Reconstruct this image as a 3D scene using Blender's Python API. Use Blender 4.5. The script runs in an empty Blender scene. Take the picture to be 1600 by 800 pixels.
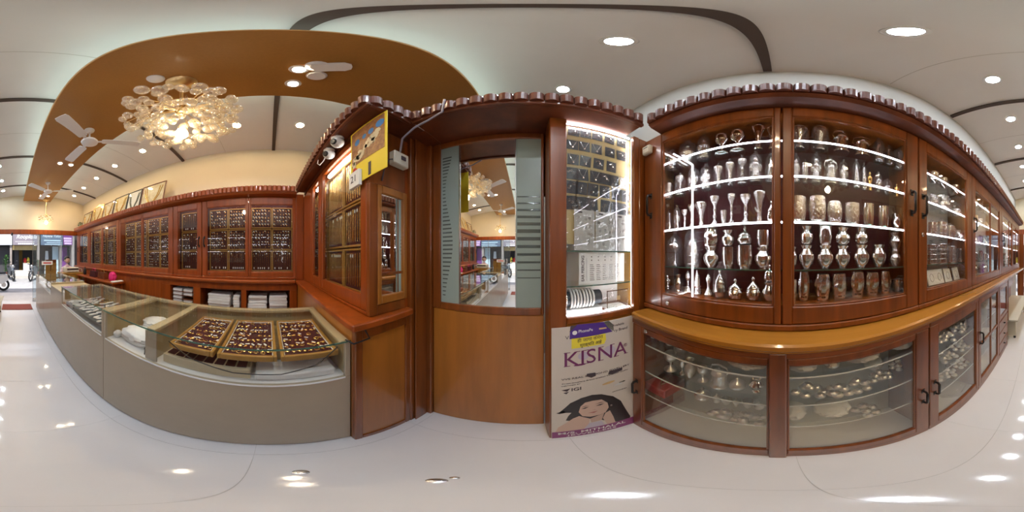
import bpy, bmesh, math, random
from mathutils import Vector, Matrix, noise
random.seed(11)
S = bpy.context.scene
COL = S.collection
PI = math.pi
R = math.radians
I4 = Matrix.Identity(4)

# ------------------------------------------------------------------ camera
EYE = 1.5
cam = bpy.data.cameras.new('camera')
cam.type = 'PANO'
try:
    cam.panorama_type = 'EQUIRECTANGULAR'
except Exception:
    cam.cycles.panorama_type = 'EQUIRECTANGULAR'
cam.clip_start = 0.01
co = bpy.data.objects.new('camera', cam)
COL.objects.link(co)
co.location = (0, 0, EYE)
co.rotation_euler = (R(90), 0, R(4.5))
S.camera = co

# ------------------------------------------------------------------ world, sun, exposure
S.view_settings.view_transform = 'Standard'
S.view_settings.look = 'None'
S.view_settings.gamma = 1
S.view_settings.exposure = 0.08
S.view_settings.use_curve_mapping = False
W = bpy.data.worlds.new('sky')
S.world = W
W.use_nodes = True
wn = W.node_tree
sky = wn.nodes.new('ShaderNodeTexSky')
sky.sky_type = 'NISHITA'
sky.sun_disc = False
sky.sun_elevation = R(60)
sky.sun_rotation = R(180)
sky.dust_density = 3
wn.links.new(sky.outputs[0], wn.nodes['Background'].inputs[0])
wn.nodes['Background'].inputs[1].default_value = 0.30
sl = bpy.data.lights.new('sun', 'SUN')
sl.energy = 8.0
sl.angle = R(0.6)
sl.color = (1, .95, .88)
so = bpy.data.objects.new('sun', sl)
COL.objects.link(so)
so.location = (0, -20, 20)
so.rotation_euler = (R(-27), R(6), 0)      # shines from the street side, down towards +Y

LAMP = 350.0      # radiance of the white ceiling lamps
WARM = 250.0      # radiance of the warm ceiling lamps

# ------------------------------------------------------------------ materials
MATS = {}
def pbr(name, col, rough=.5, metal=0, coat=0, spec=.5, bump=0, bscale=40, var=0, vscale=(6, 6, 6), detail=4, emit=None, es=0, col2=None, trans=0):
    m = bpy.data.materials.new(name)
    m.use_nodes = True
    nt = m.node_tree
    b = nt.nodes['Principled BSDF']
    b.inputs['Base Color'].default_value = (*col, 1)
    b.inputs['Roughness'].default_value = rough
    b.inputs['Metallic'].default_value = metal
    b.inputs['Coat Weight'].default_value = coat
    b.inputs['Coat Roughness'].default_value = .08
    b.inputs['Specular IOR Level'].default_value = spec
    if trans: b.inputs['Transmission Weight'].default_value = trans
    if emit:
        b.inputs['Emission Color'].default_value = (*emit, 1)
        b.inputs['Emission Strength'].default_value = es
    if var or col2 or bump:
        tc = nt.nodes.new('ShaderNodeTexCoord')
        mp = nt.nodes.new('ShaderNodeMapping')
        mp.inputs['Scale'].default_value = vscale
        nt.links.new(tc.outputs['Object'], mp.inputs[0])
    if var or col2:
        nz = nt.nodes.new('ShaderNodeTexNoise')
        nz.inputs['Scale'].default_value = 1.0
        nz.inputs['Detail'].default_value = detail
        nz.inputs['Roughness'].default_value = .6
        nt.links.new(mp.outputs[0], nz.inputs['Vector'])
        mx = nt.nodes.new('ShaderNodeMix')
        mx.data_type = 'RGBA'
        c2 = col2 or tuple(c * (1 - var) for c in col)
        mx.inputs[6].default_value = (*c2, 1)
        mx.inputs[7].default_value = (*col, 1)
        cr = nt.nodes.new('ShaderNodeMapRange')
        cr.inputs[1].default_value = .35
        cr.inputs[2].default_value = .65
        nt.links.new(nz.outputs[0], cr.inputs[0])
        nt.links.new(cr.outputs[0], mx.inputs[0])
        nt.links.new(mx.outputs[2], b.inputs['Base Color'])
    if bump:
        n2 = nt.nodes.new('ShaderNodeTexNoise')
        n2.inputs['Scale'].default_value = bscale
        n2.inputs['Detail'].default_value = 2
        nt.links.new(tc.outputs['Object'], n2.inputs['Vector'])
        bp = nt.nodes.new('ShaderNodeBump')
        bp.inputs['Strength'].default_value = bump
        bp.inputs['Distance'].default_value = .01
        nt.links.new(n2.outputs[0], bp.inputs['Height'])
        nt.links.new(bp.outputs[0], b.inputs['Normal'])
    MATS[name] = m
    return m
def clear(name, tint=(1, 1, 1), ior=1.45, rough=0.0, bump=0, bscale=60, gl=1.0, body=0, bodycol=(1, 1, 1)):
    m = bpy.data.materials.new(name)
    m.use_nodes = True
    nt = m.node_tree
    nt.nodes.clear()
    o = nt.nodes.new('ShaderNodeOutputMaterial')
    t = nt.nodes.new('ShaderNodeBsdfTransparent')
    t.inputs[0].default_value = (*tint, 1)
    g = nt.nodes.new('ShaderNodeBsdfGlossy')
    g.inputs[0].default_value = (gl, gl, gl, 1)
    g.inputs['Roughness'].default_value = rough
    f0 = ((ior - 1) / (ior + 1)) ** 2
    f = nt.nodes.new('ShaderNodeLayerWeight')
    f.inputs['Blend'].default_value = .5
    pw = nt.nodes.new('ShaderNodeMath'); pw.operation = 'POWER'; pw.inputs[1].default_value = 5
    ma = nt.nodes.new('ShaderNodeMath'); ma.operation = 'MULTIPLY_ADD'; ma.inputs[1].default_value = 1 - f0; ma.inputs[2].default_value = f0
    nt.links.new(f.outputs['Facing'], pw.inputs[0])
    nt.links.new(pw.outputs[0], ma.inputs[0])
    x = nt.nodes.new('ShaderNodeMixShader')
    nt.links.new(ma.outputs[0], x.inputs[0])
    src = t
    if body:
        df = nt.nodes.new('ShaderNodeBsdfDiffuse')
        df.inputs[0].default_value = (*bodycol, 1)
        y = nt.nodes.new('ShaderNodeMixShader')
        y.inputs[0].default_value = body
        nt.links.new(t.outputs[0], y.inputs[1])
        nt.links.new(df.outputs[0], y.inputs[2])
        src = y
    nt.links.new(src.outputs[0], x.inputs[1])
    nt.links.new(g.outputs[0], x.inputs[2])
    nt.links.new(x.outputs[0], o.inputs[0])
    if bump:
        tc = nt.nodes.new('ShaderNodeTexCoord')
        n2 = nt.nodes.new('ShaderNodeTexNoise')
        n2.inputs['Scale'].default_value = bscale
        nt.links.new(tc.outputs['Object'], n2.inputs['Vector'])
        bp = nt.nodes.new('ShaderNodeBump')
        bp.inputs['Strength'].default_value = bump
        bp.inputs['Distance'].default_value = .01
        nt.links.new(n2.outputs[0], bp.inputs['Height'])
        nt.links.new(bp.outputs[0], g.inputs['Normal'])
        nt.links.new(bp.outputs[0], f.inputs['Normal'])
    MATS[name] = m
    return m
def glow(name, col, s):
    m = bpy.data.materials.new(name)
    m.use_nodes = True
    nt = m.node_tree
    nt.nodes.clear()
    o = nt.nodes.new('ShaderNodeOutputMaterial')
    e = nt.nodes.new('ShaderNodeEmission')
    e.inputs[0].default_value = (*col, 1)
    e.inputs[1].default_value = s
    nt.links.new(e.outputs[0], o.inputs[0])
    MATS[name] = m
    return m

pbr('wood_v', (.27, .070, .010), .3, coat=.28, var=.42, vscale=(14, 14, 1.1))
pbr('wood_y', (.27, .070, .010), .3, coat=.28, var=.42, vscale=(14, 1.1, 14))
pbr('wood_x', (.27, .070, .010), .3, coat=.28, var=.42, vscale=(1.1, 14, 14))
pbr('wood_tile', (.16, .042, .018), .38, coat=.06, spec=.35, var=.3, vscale=(9, 9, 9))
pbr('wood_dark', (.17, .042, .012), .38, coat=.1, var=.4, vscale=(9, 9, 9))
pbr('wood_ledge', (.46, .19, .025), .25, coat=.5, var=.25, vscale=(10, 1, 10))
pbr('wood_orange', (.44, .16, .022), .3, coat=.3, var=.22, vscale=(12, 12, 1))
pbr('wood_left', (.36, .072, .008), .32, coat=.25, var=.35, vscale=(12, 12, 1))
pbr('wood_left_y', (.36, .072, .008), .32, coat=.25, var=.35, vscale=(12, 1, 12))
pbr('wood_gold', (.45, .24, .05), .35, coat=.3, var=.2, vscale=(10, 10, 2))
pbr('panel_brown', (.36, .165, .030), .42, coat=.05, var=.08, vscale=(60, 60, 60))
pbr('tan', (.42, .35, .25), .35, coat=.2, var=.06, vscale=(4, 4, 4))
pbr('tan_gold', (.43, .33, .16), .4, coat=.1, var=.08, vscale=(4, 4, 4))
pbr('tan_edge', (.55, .45, .27), .35, coat=.2)
pbr('ceiling', (.80, .79, .77), .8, var=.03, vscale=(2, 2, 2))
pbr('wall_cream', (.78, .68, .50), .8, var=.03, vscale=(2, 2, 2))
pbr('wall_white', (.55, .53, .49), .8, var=.03, vscale=(2, 2, 2))
pbr('rib', (.085, .06, .05), .6)
pbr('tile', (.80, .79, .80), .07, spec=.45, var=.03, vscale=(2.2, 2.2, 2.2))
pbr('grout', (.60, .59, .58), .7)
pbr('white', (.80, .80, .79), .4)
pbr('white_soft', (.84, .83, .80), .6, bump=.5, bscale=25)
pbr('cream', (.66, .62, .50), .5)
pbr('paper', (.80, .79, .76), .7)
pbr('black', (.012, .012, .014), .35)
pbr('black_metal', (.02, .016, .015), .3, metal=.3)
pbr('steel', (.62, .61, .60), .22, metal=1)
pbr('silver', (.95, .93, .90), .12, metal=1, bump=.05, bscale=3)
pbr('silver_chased', (.95, .93, .89), .17, metal=1, bump=.4, bscale=7)
pbr('silver_satin', (.95, .94, .91), .36, metal=1, bump=.15, bscale=6)
pbr('gold', (.90, .62, .22), .25, metal=1)
pbr('brass', (.75, .55, .25), .3, metal=1)
pbr('velvet', (.055, .004, .007), .85)
pbr('velvet_dark', (.05, .008, .008), .8)
pbr('maroon', (.10, .008, .012), .5)
pbr('grey_laminate', (.80, .78, .75), .4, var=.06, vscale=(2, 2, 2))
pbr('red', (.55, .03, .02), .35)
pbr('magenta', (.75, .02, .18), .6)
pbr('mat_red', (.30, .07, .05), .9, var=.3, vscale=(60, 60, 60))
pbr('poster', (.62, .56, .50), .4, coat=.25)
pbr('purple_ink', (.17, .03, .12), .5)
pbr('purple_bar', (.25, .05, .18), .5)
pbr('ink', (.07, .05, .06), .6)
pbr('violet', (.085, .035, .26), .4)
pbr('yellow', (.85, .66, .03), .5)
pbr('yellow_card', (.80, .68, .06), .45)
pbr('lilac', (.52, .46, .56), .6)
pbr('skin', (.60, .42, .34), .55)
pbr('skin_lo', (.52, .35, .28), .55)
pbr('lip', (.42, .15, .14), .5)
pbr('hair', (.018, .013, .016), .4)
pbr('beige_ring', (.62, .42, .20), .5)
pbr('mirror', (.92, .93, .92), .01, metal=1)
pbr('frosted', (.31, .385, .35), .3, spec=.4)
pbr('frost_line', (.10, .12, .11), .1)
pbr('golden_board', (.62, .48, .22), .5, var=.12, vscale=(6, 6, 6))
pbr('card_dark', (.035, .05, .065), .5)
pbr('asphalt', (.33, .33, .34), .9, var=.2, vscale=(3, 3, 3))
pbr('pavement', (.58, .55, .52), .85, var=.15, vscale=(2, 2, 2))
pbr('facade', (.42, .36, .33), .8, var=.2, vscale=(1, 1, 1))
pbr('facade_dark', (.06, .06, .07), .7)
pbr('sign_grey', (.30, .26, .30), .5)
pbr('sign_blue', (.12, .17, .25), .5)
pbr('sign_white', (.72, .76, .80), .5)
pbr('sign_pale', (.60, .75, .82), .5)
pbr('sign_purple', (.20, .05, .25), .5)
pbr('sign_pink', (.78, .55, .75), .5)
pbr('tyre', (.015, .015, .016), .7)
pbr('bike_grey', (.10, .11, .13), .3, coat=.5)
pbr('leaf', (.05, .15, .03), .5)
pbr('cloth_pink', (.75, .55, .62), .7)
pbr('conduit', (.30, .27, .31), .5)
pbr('blue_dot', (.06, .22, .50), .5)
pbr('garland', (.70, .58, .36), .6)
pbr('picture', (.42, .20, .06), .5, col2=(.22, .08, .03), vscale=(40, 40, 40))
pbr('print_gold', (.62, .46, .20), .4, col2=(.72, .62, .42), vscale=(9, 9, 9))
pbr('print_cream', (.72, .64, .48), .4, col2=(.55, .44, .26), vscale=(9, 9, 9))
pbr('print_dark', (.10, .11, .08), .4)
pbr('curtain_gold', (.30, .20, .06), .6)
clear('glass', (.985, .995, .99), 1.45)
clear('glass_shelf', (.96, .985, .975), 1.45, body=.015, bodycol=(.6, .75, .7))
clear('glass_edge', (.35, .62, .52), 1.5, body=.4, bodycol=(.16, .30, .25))
clear('wrap', (.98, .98, .98), 1.5, rough=.08, bump=1.0, bscale=9, body=.03)
clear('crystal', (.95, .90, .80), 1.75, rough=.03, body=.22, bodycol=(.95, .88, .74))
clear('shelf_edge_pale', (.9, .95, .93), 1.5, body=.95, bodycol=(.90, .93, .92))
clear('shop_glass', (.86, .91, .93), 1.45, body=.05, bodycol=(.6, .7, .75))
glow('lamp_white', (.80, .90, 1.0), LAMP)
glow('lamp_warm', (1.0, .74, .44), WARM)
glow('lamp_spot', (1.0, .80, .55), WARM)
glow('bulb', (1.0, .84, .62), 85)
glow('led', (.90, .86, 1.0), 22)
glow('led_case', (.97, .95, 1.0), 26)
glow('led_tube', (1.0, .93, .84), 14)
glow('cove', (.72, 1.0, .92), 6)

# ------------------------------------------------------------------ mesh helpers
ORI = {}
class MB:
    def __init__(s): s.v = []; s.f = []; s.sm = []
    def add(s, vs, fs, smooth=False):
        o = len(s.v)
        s.v += [tuple(v) for v in vs]
        s.f += [tuple(i + o for i in f) for f in fs]
        s.sm += [smooth] * len(fs)
        return s
    def box(s, x0, x1, y0, y1, z0, z1, b=0):
        if x0 > x1: x0, x1 = x1, x0
        if y0 > y1: y0, y1 = y1, y0
        if z0 > z1: z0, z1 = z1, z0
        b = min(b, (x1 - x0) * .45, (y1 - y0) * .45, (z1 - z0) * .45)
        if b <= 0:
            vs = [(x, y, z) for x in (x0, x1) for y in (y0, y1) for z in (z0, z1)]
            return s.add(vs, [(0, 1, 3, 2), (4, 6, 7, 5), (0, 4, 5, 1), (2, 3, 7, 6), (0, 2, 6, 4), (1, 5, 7, 3)])
        vs = []
        idx = {}
        X = (x0, x1); Y = (y0, y1); Z = (z0, z1)
        for i in (0, 1):
            for j in (0, 1):
                for k in (0, 1):
                    sx = 1 - 2 * i; sy = 1 - 2 * j; sz = 1 - 2 * k
                    idx[i, j, k] = len(vs)
                    vs.append((X[i], Y[j] + sy * b, Z[k] + sz * b))
                    vs.append((X[i] + sx * b, Y[j], Z[k] + sz * b))
                    vs.append((X[i] + sx * b, Y[j] + sy * b, Z[k]))
        fs = []
        q = lambda a, i, j, k: idx[i, j, k] + a
        for i in (0, 1):
            l = [q(0, i, 0, 0), q(0, i, 1, 0), q(0, i, 1, 1), q(0, i, 0, 1)]; fs.append(l if i else l[::-1])
            l = [q(1, 0, i, 0), q(1, 0, i, 1), q(1, 1, i, 1), q(1, 1, i, 0)]; fs.append(l if i else l[::-1])
            l = [q(2, 0, 0, i), q(2, 1, 0, i), q(2, 1, 1, i), q(2, 0, 1, i)]; fs.append(l if i else l[::-1])
        for j in (0, 1):
            for k in (0, 1):
                fs.append([q(1, 0, j, k), q(1, 1, j, k), q(2, 1, j, k), q(2, 0, j, k)])
                fs.append([q(0, j, 0, k), q(0, j, 1, k), q(2, j, 1, k), q(2, j, 0, k)])
                fs.append([q(0, j, k, 0), q(0, j, k, 1), q(1, j, k, 1), q(1, j, k, 0)])
        for i in (0, 1):
            for j in (0, 1):
                for k in (0, 1):
                    fs.append([q(0, i, j, k), q(1, i, j, k), q(2, i, j, k)])
        # make edge and corner faces point outwards
        c = Vector(((x0 + x1) / 2, (y0 + y1) / 2, (z0 + z1) / 2))
        out = []
        for f in fs:
            p = [Vector(vs[i]) for i in f]
            n = (p[1] - p[0]).cross(p[2] - p[0])
            m = sum(p, Vector()) / len(p) - c
            out.append(f if n.dot(m) > 0 else f[::-1])
        return s.add(vs, out)
    def lathe(s, prof, seg=20, c=(0, 0, 0), sx=1, sy=1, caps=True):
        vs = []; fs = []
        n = len(prof)
        for r, z in prof:
            for k in range(seg):
                a = 2 * PI * k / seg
                vs.append((c[0] + sx * r * math.cos(a), c[1] + sy * r * math.sin(a), c[2] + z))
        for i in range(n - 1):
            for k in range(seg):
                k2 = (k + 1) % seg
                fs.append((i * seg + k, i * seg + k2, (i + 1) * seg + k2, (i + 1) * seg + k))
        if caps and prof[0][0] > 1e-6: fs.append(tuple(range(seg))[::-1])
        if caps and prof[-1][0] > 1e-6: fs.append(tuple((n - 1) * seg + k for k in range(seg)))
        return s.add(vs, fs, True)
    def tube(s, pts, r, seg=8, closed=False):
        pts = [Vector(p) for p in pts]
        n = len(pts)
        rr = r if isinstance(r, (list, tuple)) else [r] * n
        vs = []; fs = []
        prev = None
        for i, p in enumerate(pts):
            a = pts[(i - 1) % n] if (i > 0 or closed) else p
            b = pts[(i + 1) % n] if (i < n - 1 or closed) else p
            t = (b - a).normalized()
            if prev is None:
                u = t.orthogonal().normalized()
            else:
                u = (prev - t * prev.dot(t)).normalized()
            prev = u
            w = t.cross(u)
            for k in range(seg):
                an = 2 * PI * k / seg
                vs.append(p + (u * math.cos(an) + w * math.sin(an)) * rr[i])
        for i in range(n if closed else n - 1):
            j = (i + 1) % n
            for k in range(seg):
                k2 = (k + 1) % seg
                fs.append((i * seg + k, i * seg + k2, j * seg + k2, j * seg + k))
        if not closed:
            fs.append(tuple(range(seg))[::-1])
            fs.append(tuple((n - 1) * seg + k for k in range(seg)))
        return s.add(vs, fs, True)
    def prism(s, poly, axis, a0, a1):
        """poly of 2D points extruded along axis (0,1,2) from a0 to a1; 2D axes are the other two in order"""
        def mk(p, a):
            l = [p[0], p[1]]; l.insert(axis, a); return tuple(l)
        n = len(poly)
        vs = [mk(p, a0) for p in poly] + [mk(p, a1) for p in poly]
        fs = [tuple(range(n))[::-1], tuple(range(n, 2 * n))]
        fs += [(i, (i + 1) % n, n + (i + 1) % n, n + i) for i in range(n)]
        o = bmesh.new()
        bv = [o.verts.new(v) for v in vs]
        for f in fs: o.faces.new([bv[i] for i in f])
        bmesh.ops.recalc_face_normals(o, faces=o.faces)
        o.verts.index_update()
        s.add([v.co[:] for v in o.verts], [[v.index for v in f.verts] for f in o.faces])
        o.free()
        return s
    def sphere(s, c, r, seg=12, rings=7, sz=1):
        prof = [(r * math.sin(PI * i / rings), -r * sz * math.cos(PI * i / rings)) for i in range(rings + 1)]
        prof[0] = (0, prof[0][1]); prof[-1] = (0, prof[-1][1])
        return s.lathe(prof, seg, c)
    def xf(s, M):
        s.v = [tuple(M @ Vector(v)) for v in s.v]
        return s
    def mesh(s, name, mat, off=None):
        me = bpy.data.meshes.new(name)
        vs = s.v if off is None else [(x - off[0], y - off[1], z - off[2]) for x, y, z in s.v]
        me.from_pydata(vs, [], s.f)
        me.polygons.foreach_set('use_smooth', s.sm)
        me.materials.append(MATS[mat])
        me.update()
        if any(s.sm):
            b = bmesh.new(); b.from_mesh(me)
            bmesh.ops.remove_doubles(b, verts=b.verts, dist=1e-6)
            for e in b.edges:
                if len(e.link_faces) == 2 and e.calc_face_angle(0) > R(40): e.smooth = False
            b.to_mesh(me); b.free()
        return me

def link(name, data, parent=None):
    o = bpy.data.objects.new(name, data)
    COL.objects.link(o)
    if parent: o.parent = parent
    return o
def tag(o, label, cat, group=None):
    o['label'] = label; o['category'] = cat
    if group: o['group'] = group
    return o
def thing(name, label, cat, o=(0, 0, 0), frame=I4, group=None):
    e = link(name, None)
    e.empty_display_size = .1
    e.matrix_world = frame @ Matrix.Translation(o)
    ORI[e.name] = Vector(o)
    return tag(e, label, cat, group)
def part(mb, name, mat, parent, label=None, kind=None):
    off = ORI.get(parent.name, Vector())
    ob = link(name, mb.mesh(name, mat, off), parent)
    ORI[ob.name] = off
    if label: ob['label'] = label
    if kind: ob['kind'] = kind
    return ob
def single(mb, name, mat, label, cat, o=(0, 0, 0), frame=I4, group=None):
    ob = link(name, mb.mesh(name, mat, o))
    ob.matrix_world = frame @ Matrix.Translation(o)
    ORI[ob.name] = Vector(o)
    return tag(ob, label, cat, group)
def struct(mb, name, mat, o=(0, 0, 0), frame=I4, label=None):
    ob = link(name, mb.mesh(name, mat, o))
    ob.matrix_world = frame @ Matrix.Translation(o)
    ORI[ob.name] = Vector(o)
    ob['kind'] = 'structure'
    if label: ob['label'] = label
    return ob
def dup(root, M, label=None):
    c = root.copy(); COL.objects.link(c); c.matrix_world = M
    if label: c['label'] = label
    for ch in root.children:
        d = ch.copy(); COL.objects.link(d); d.parent = c
        for g in ch.children:
            h = g.copy(); COL.objects.link(h); h.parent = d
    return c
FONT_CACHE = {}
def text_mesh(body, size, mat, ax='CENTER', depth=.0004, shear=0, sx=1, bold=0, fit=None):
    cu = bpy.data.curves.new('txt', 'FONT')
    cu.body = body; cu.size = size; cu.align_x = ax; cu.align_y = 'CENTER'
    cu.extrude = depth; cu.shear = shear; cu.offset = bold; cu.resolution_u = 3
    t = bpy.data.objects.new('txt', cu); COL.objects.link(t)
    dg = bpy.context.evaluated_depsgraph_get()
    me = bpy.data.meshes.new_from_object(t.evaluated_get(dg))
    bpy.data.objects.remove(t)
    if fit:
        xs = [v.co.x for v in me.vertices]
        sx = fit / (max(xs) - min(xs)); mid = (max(xs) + min(xs)) / 2
        for v in me.vertices: v.co.x -= mid
    if sx != 1:
        for v in me.vertices: v.co.x *= sx
    me.materials.clear(); me.materials.append(MATS[mat])
    return me
def lettering(body, size, mat, parent, M, name='lettering', **k):
    """M places text (x right, y up, z towards reader) in the parent's coordinates before origin offset"""
    me = text_mesh(body, size, mat, **k)
    off = ORI.get(parent.name, Vector())
    ob = link(name, me, parent)
    ob.matrix_local = Matrix.Translation(-off) @ M
    ORI[ob.name] = off
    return ob
ORD = ['first', 'second', 'third', 'fourth', 'fifth', 'sixth', 'seventh', 'eighth', 'ninth', 'tenth', 'eleventh', 'twelfth', 'thirteenth', 'fourteenth']

# right-hand wall runs 2 degrees off the room axis: its own frame (local x = depth into the cabinet, local y = along, +y to the back)
FR = Matrix.Translation((.53, 0, 0)) @ Matrix.Rotation(R(-2.06), 4, 'Z')
FRI = FR.inverted()
def ray(px):
    a = R((px - 820) * .225)
    return Vector((math.sin(a), math.cos(a), 0))
def Ry(px, w):
    o = FRI @ Vector((0, 0, 0)); d = FRI.to_3x3() @ ray(px)
    return o.y + (w - o.x) / d.x * d.y

# ------------------------------------------------------------------ room shell
XL, XM = -2.42, -.76
def vault(x):
    return 3.55 - .19 * ((x - XM) / 1.64) ** 2
YF, YB = -5.25, 2.2
floor = struct(MB().box(-2.6, 1.3, -5.3, YB + .1, -.06, -.006), 'floor', 'grout')
tx = [-2.5, -1.9, -1.3, -.55, .20, .95]
ty = [YB - .75 * i for i in range(11)]
tme = {}
for i in range(len(tx) - 1):
    for j in range(len(ty) - 1):
        w_ = tx[i + 1] - tx[i]; h_ = ty[j] - ty[j + 1]
        k = (round(w_, 2), round(h_, 2))
        if k not in tme:
            tme[k] = MB().box(-w_ / 2 + .0008, w_ / 2 - .0008, -h_ / 2 + .0008, h_ / 2 - .0008, -.006, 0).mesh('floor_tile', 'tile')
        t = link('floor_tile', tme[k], floor)
        t.location = ((tx[i] + tx[i + 1]) / 2, (ty[j] + ty[j + 1]) / 2, 0)
# vaulted ceiling
N = 28
top = [(XL - .1 + (3.6) * i / N) for i in range(N + 1)]
poly = [(x, vault(x)) for x in top] + [(x, vault(x) + .08) for x in reversed(top)]
struct(MB().prism(poly, 1, YF - .1, YB + .1), 'ceiling', 'ceiling')
struct(MB().box(XL - .1, XL, YF - .1, YB + .1, 0, 3.42), 'wall_left', 'wall_cream')
struct(MB().box(.346, .446, -5.35, YB + .1, 0, 3.42), 'wall_right', 'wall_white', frame=FR)
struct(MB().box(XL - .1, 1.4, YB, YB + .1, 0, 3.6), 'wall_back', 'wall_white')
struct(MB().box(XL, .93, YF - .1, YF, 2.36, 3.6), 'wall_front', 'wall_cream')
# dark ribs across the vault
for n, y in enumerate((.07, -1.40, -2.88, -4.36)):
    xs = [XL + (.86 + n * -.05 - XL) * i / 24 for i in range(25)]
    pl = [(x, vault(x) - .028) for x in xs] + [(x, vault(x) + .01) for x in reversed(xs)]
    struct(MB().prism(pl, 1, y - .023, y + .023), 'trim_%d' % (n + 10), 'rib')
# faint joints between ceiling boards
for n, y in enumerate((-.66, -2.15, -3.6)):
    xs = [XL + (.83 - XL) * i / 24 for i in range(25)]
    pl = [(x, vault(x) - .0015) for x in xs] + [(x, vault(x) + .01) for x in reversed(xs)]
    struct(MB().prism(pl, 1, y - .003, y + .003), 'trim_%d' % (n + 14), 'wall_white')
# suspended brown panel
PX0, PX1, PZ = -1.20, -.335, 3.30
pan = thing('ceiling_panel', 'long brown laminate panel hung below the white vaulted ceiling', 'ceiling panel', (XM, -2, PZ))
part(MB().box(PX0, PX1, -5.12, 2.1, PZ, PZ + .045, .004), 'board', 'panel_brown', pan)
part(MB().box(PX0 + .12, PX1 - .12, -5.0, 2.0, PZ + .045, 3.5), 'core', 'wall_white', pan)
for x in (PX0 + .06, PX1 - .06):
    part(MB().box(x - .012, x + .012, -4.9, 1.9, PZ + .047, PZ + .06), 'cove_light', 'cove', pan, 'greenish cove light strip')

# ------------------------------------------------------------------ ceiling lamps
def downlight_proto(mat):
    t = thing('downlight', 'x', 'light', group='recessed downlights')
    part(MB().lathe([(.046, -.006), (.062, -.004), (.066, .004), (.046, .004), (.046, -.006)], 24, caps=False), 'rim', 'white', t)
    part(MB().lathe([(0, -.0035), (.046, -.0035), (.046, .002), (0, .002)], 24), 'lens', mat, t)
    return t
def place_lamps(x, ys, mat, side, proto):
    for i, y in enumerate(ys):
        M = Matrix.Translation((x, y, vault(x) - .004)) @ Matrix.Rotation(math.atan(.38 * (x - XM) / 1.64 ** 2), 4, 'Y')
        lab = 'round recessed downlight above the %s, %s from the back of the shop' % (side, ORD[i])
        if i == 0:
            proto.matrix_world = M; proto['label'] = lab
        else:
            dup(proto, M, lab)
rowy = [1.17, .43, -.27, -1.01, -1.74, -2.47, -3.2, -3.95, -4.65]
place_lamps(.28, rowy, 'lamp_white', 'silver cabinets', downlight_proto('lamp_white'))
place_lamps(-1.86, [.36, -.37, -1.10, -1.82, -2.57, -3.30, -4.0, -4.7], 'lamp_warm', 'left wall cabinets', downlight_proto('lamp_warm'))
sp = None
k = 0
for y, nm in ((.15, 'near the stub fan'), (-2.68, 'between the two fans'), (-4.55, 'at the street end')):
    for x, sd in ((-.80, 'right'), (-1.0, 'left')):
        lab = 'small round spotlight on the brown panel %s, %s one of the pair' % (nm, 'counter-side' if sd == 'left' else 'cabinet-side')
        M = Matrix.Translation((x, y, PZ - .002))
        if sp is None:
            sp = thing('panel_spotlight', lab, 'light', group='spotlights in the brown panel')
            part(MB().lathe([(.034, -.014), (.05, -.012), (.054, 0), (.034, 0), (.034, -.014)], 20, caps=False), 'rim', 'white', sp)
            part(MB().lathe([(0, -.010), (.034, -.010), (.034, -.001), (0, -.001)], 20), 'lens', 'lamp_spot', sp)
            sp.matrix_world = M
        else:
            dup(sp, M, lab)
single(MB().lathe([(0, -.028), (.03, -.026), (.052, -.014), (.056, 0), (0, 0)], 24, (-.726, -.605, PZ)), 'ceiling_rose', 'white', 'white round cap on the brown panel beside the crystal chandelier', 'cap', (-.726, -.605, PZ))

# fans
def fan(x, y, ang, lab, drop=.24):
    t = thing('ceiling_fan', lab, 'fan', (x, y, PZ), group='white ceiling fans')
    part(MB().lathe([(0, -.05), (.03, -.05), (.055, -.02), (.06, 0), (0, 0)], 20, (x, y, PZ)), 'canopy', 'white', t)
    part(MB().tube([(x, y, PZ - .04), (x, y, PZ - drop + .03)], .011, 10), 'downrod', 'white', t)
    z = PZ - drop
    part(MB().lathe([(0, -.045), (.06, -.042), (.095, -.02), (.10, .0), (.085, .025), (.04, .04), (0, .042)], 24, (x, y, z)), 'motor', 'white', t)
    for a in ang:
        m = MB()
        m.box(.09, .17, -.018, .018, -.006, .004, .002)
        pl = [(.14, -.045), (.16, -.055), (.54, -.068), (.575, -.055), (.58, .0), (.575, .055), (.54, .066), (.16, .05), (.14, .04)]
        m.prism(pl, 2, -.004, .004)
        m.xf(Matrix.Translation((x, y, z)) @ Matrix.Rotation(R(a), 4, 'Z') @ Matrix.Rotation(R(9), 4, 'X'))
        part(m, 'blade', 'white', t)
fan(-.84, -1.65, (38, 150, 275), 'white three-blade ceiling fan hanging close to the crystal chandelier')
fan(-.80, -3.65, (38, 158, 278), 'white three-blade ceiling fan hanging further off towards the street')
t = thing('stub_fan', 'small white fixture with one stubby paddle on the brown panel', 'fan', (-.72, .2, PZ))
part(MB().lathe([(0, -.05), (.035, -.05), (.055, -.03), (.06, 0), (0, 0)], 20, (-.735, .225, PZ)), 'canopy', 'white', t)
m = MB().prism([(-.02, -.045), (.13, -.05), (.16, -.03), (.165, 0), (.16, .03), (.13, .05), (-.02, .045)], 2, -.012, .012)
part(m.xf(Matrix.Translation((-.735, .225, PZ - .06)) @ Matrix.Rotation(R(62), 4, 'Z')), 'paddle', 'white', t)
part(MB().lathe([(0, -.03), (.05, -.025), (.06, -.008), (.05, 0), (0, 0)], 20, (-.86, .26, PZ)), 'side_cap', 'white', t)

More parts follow.
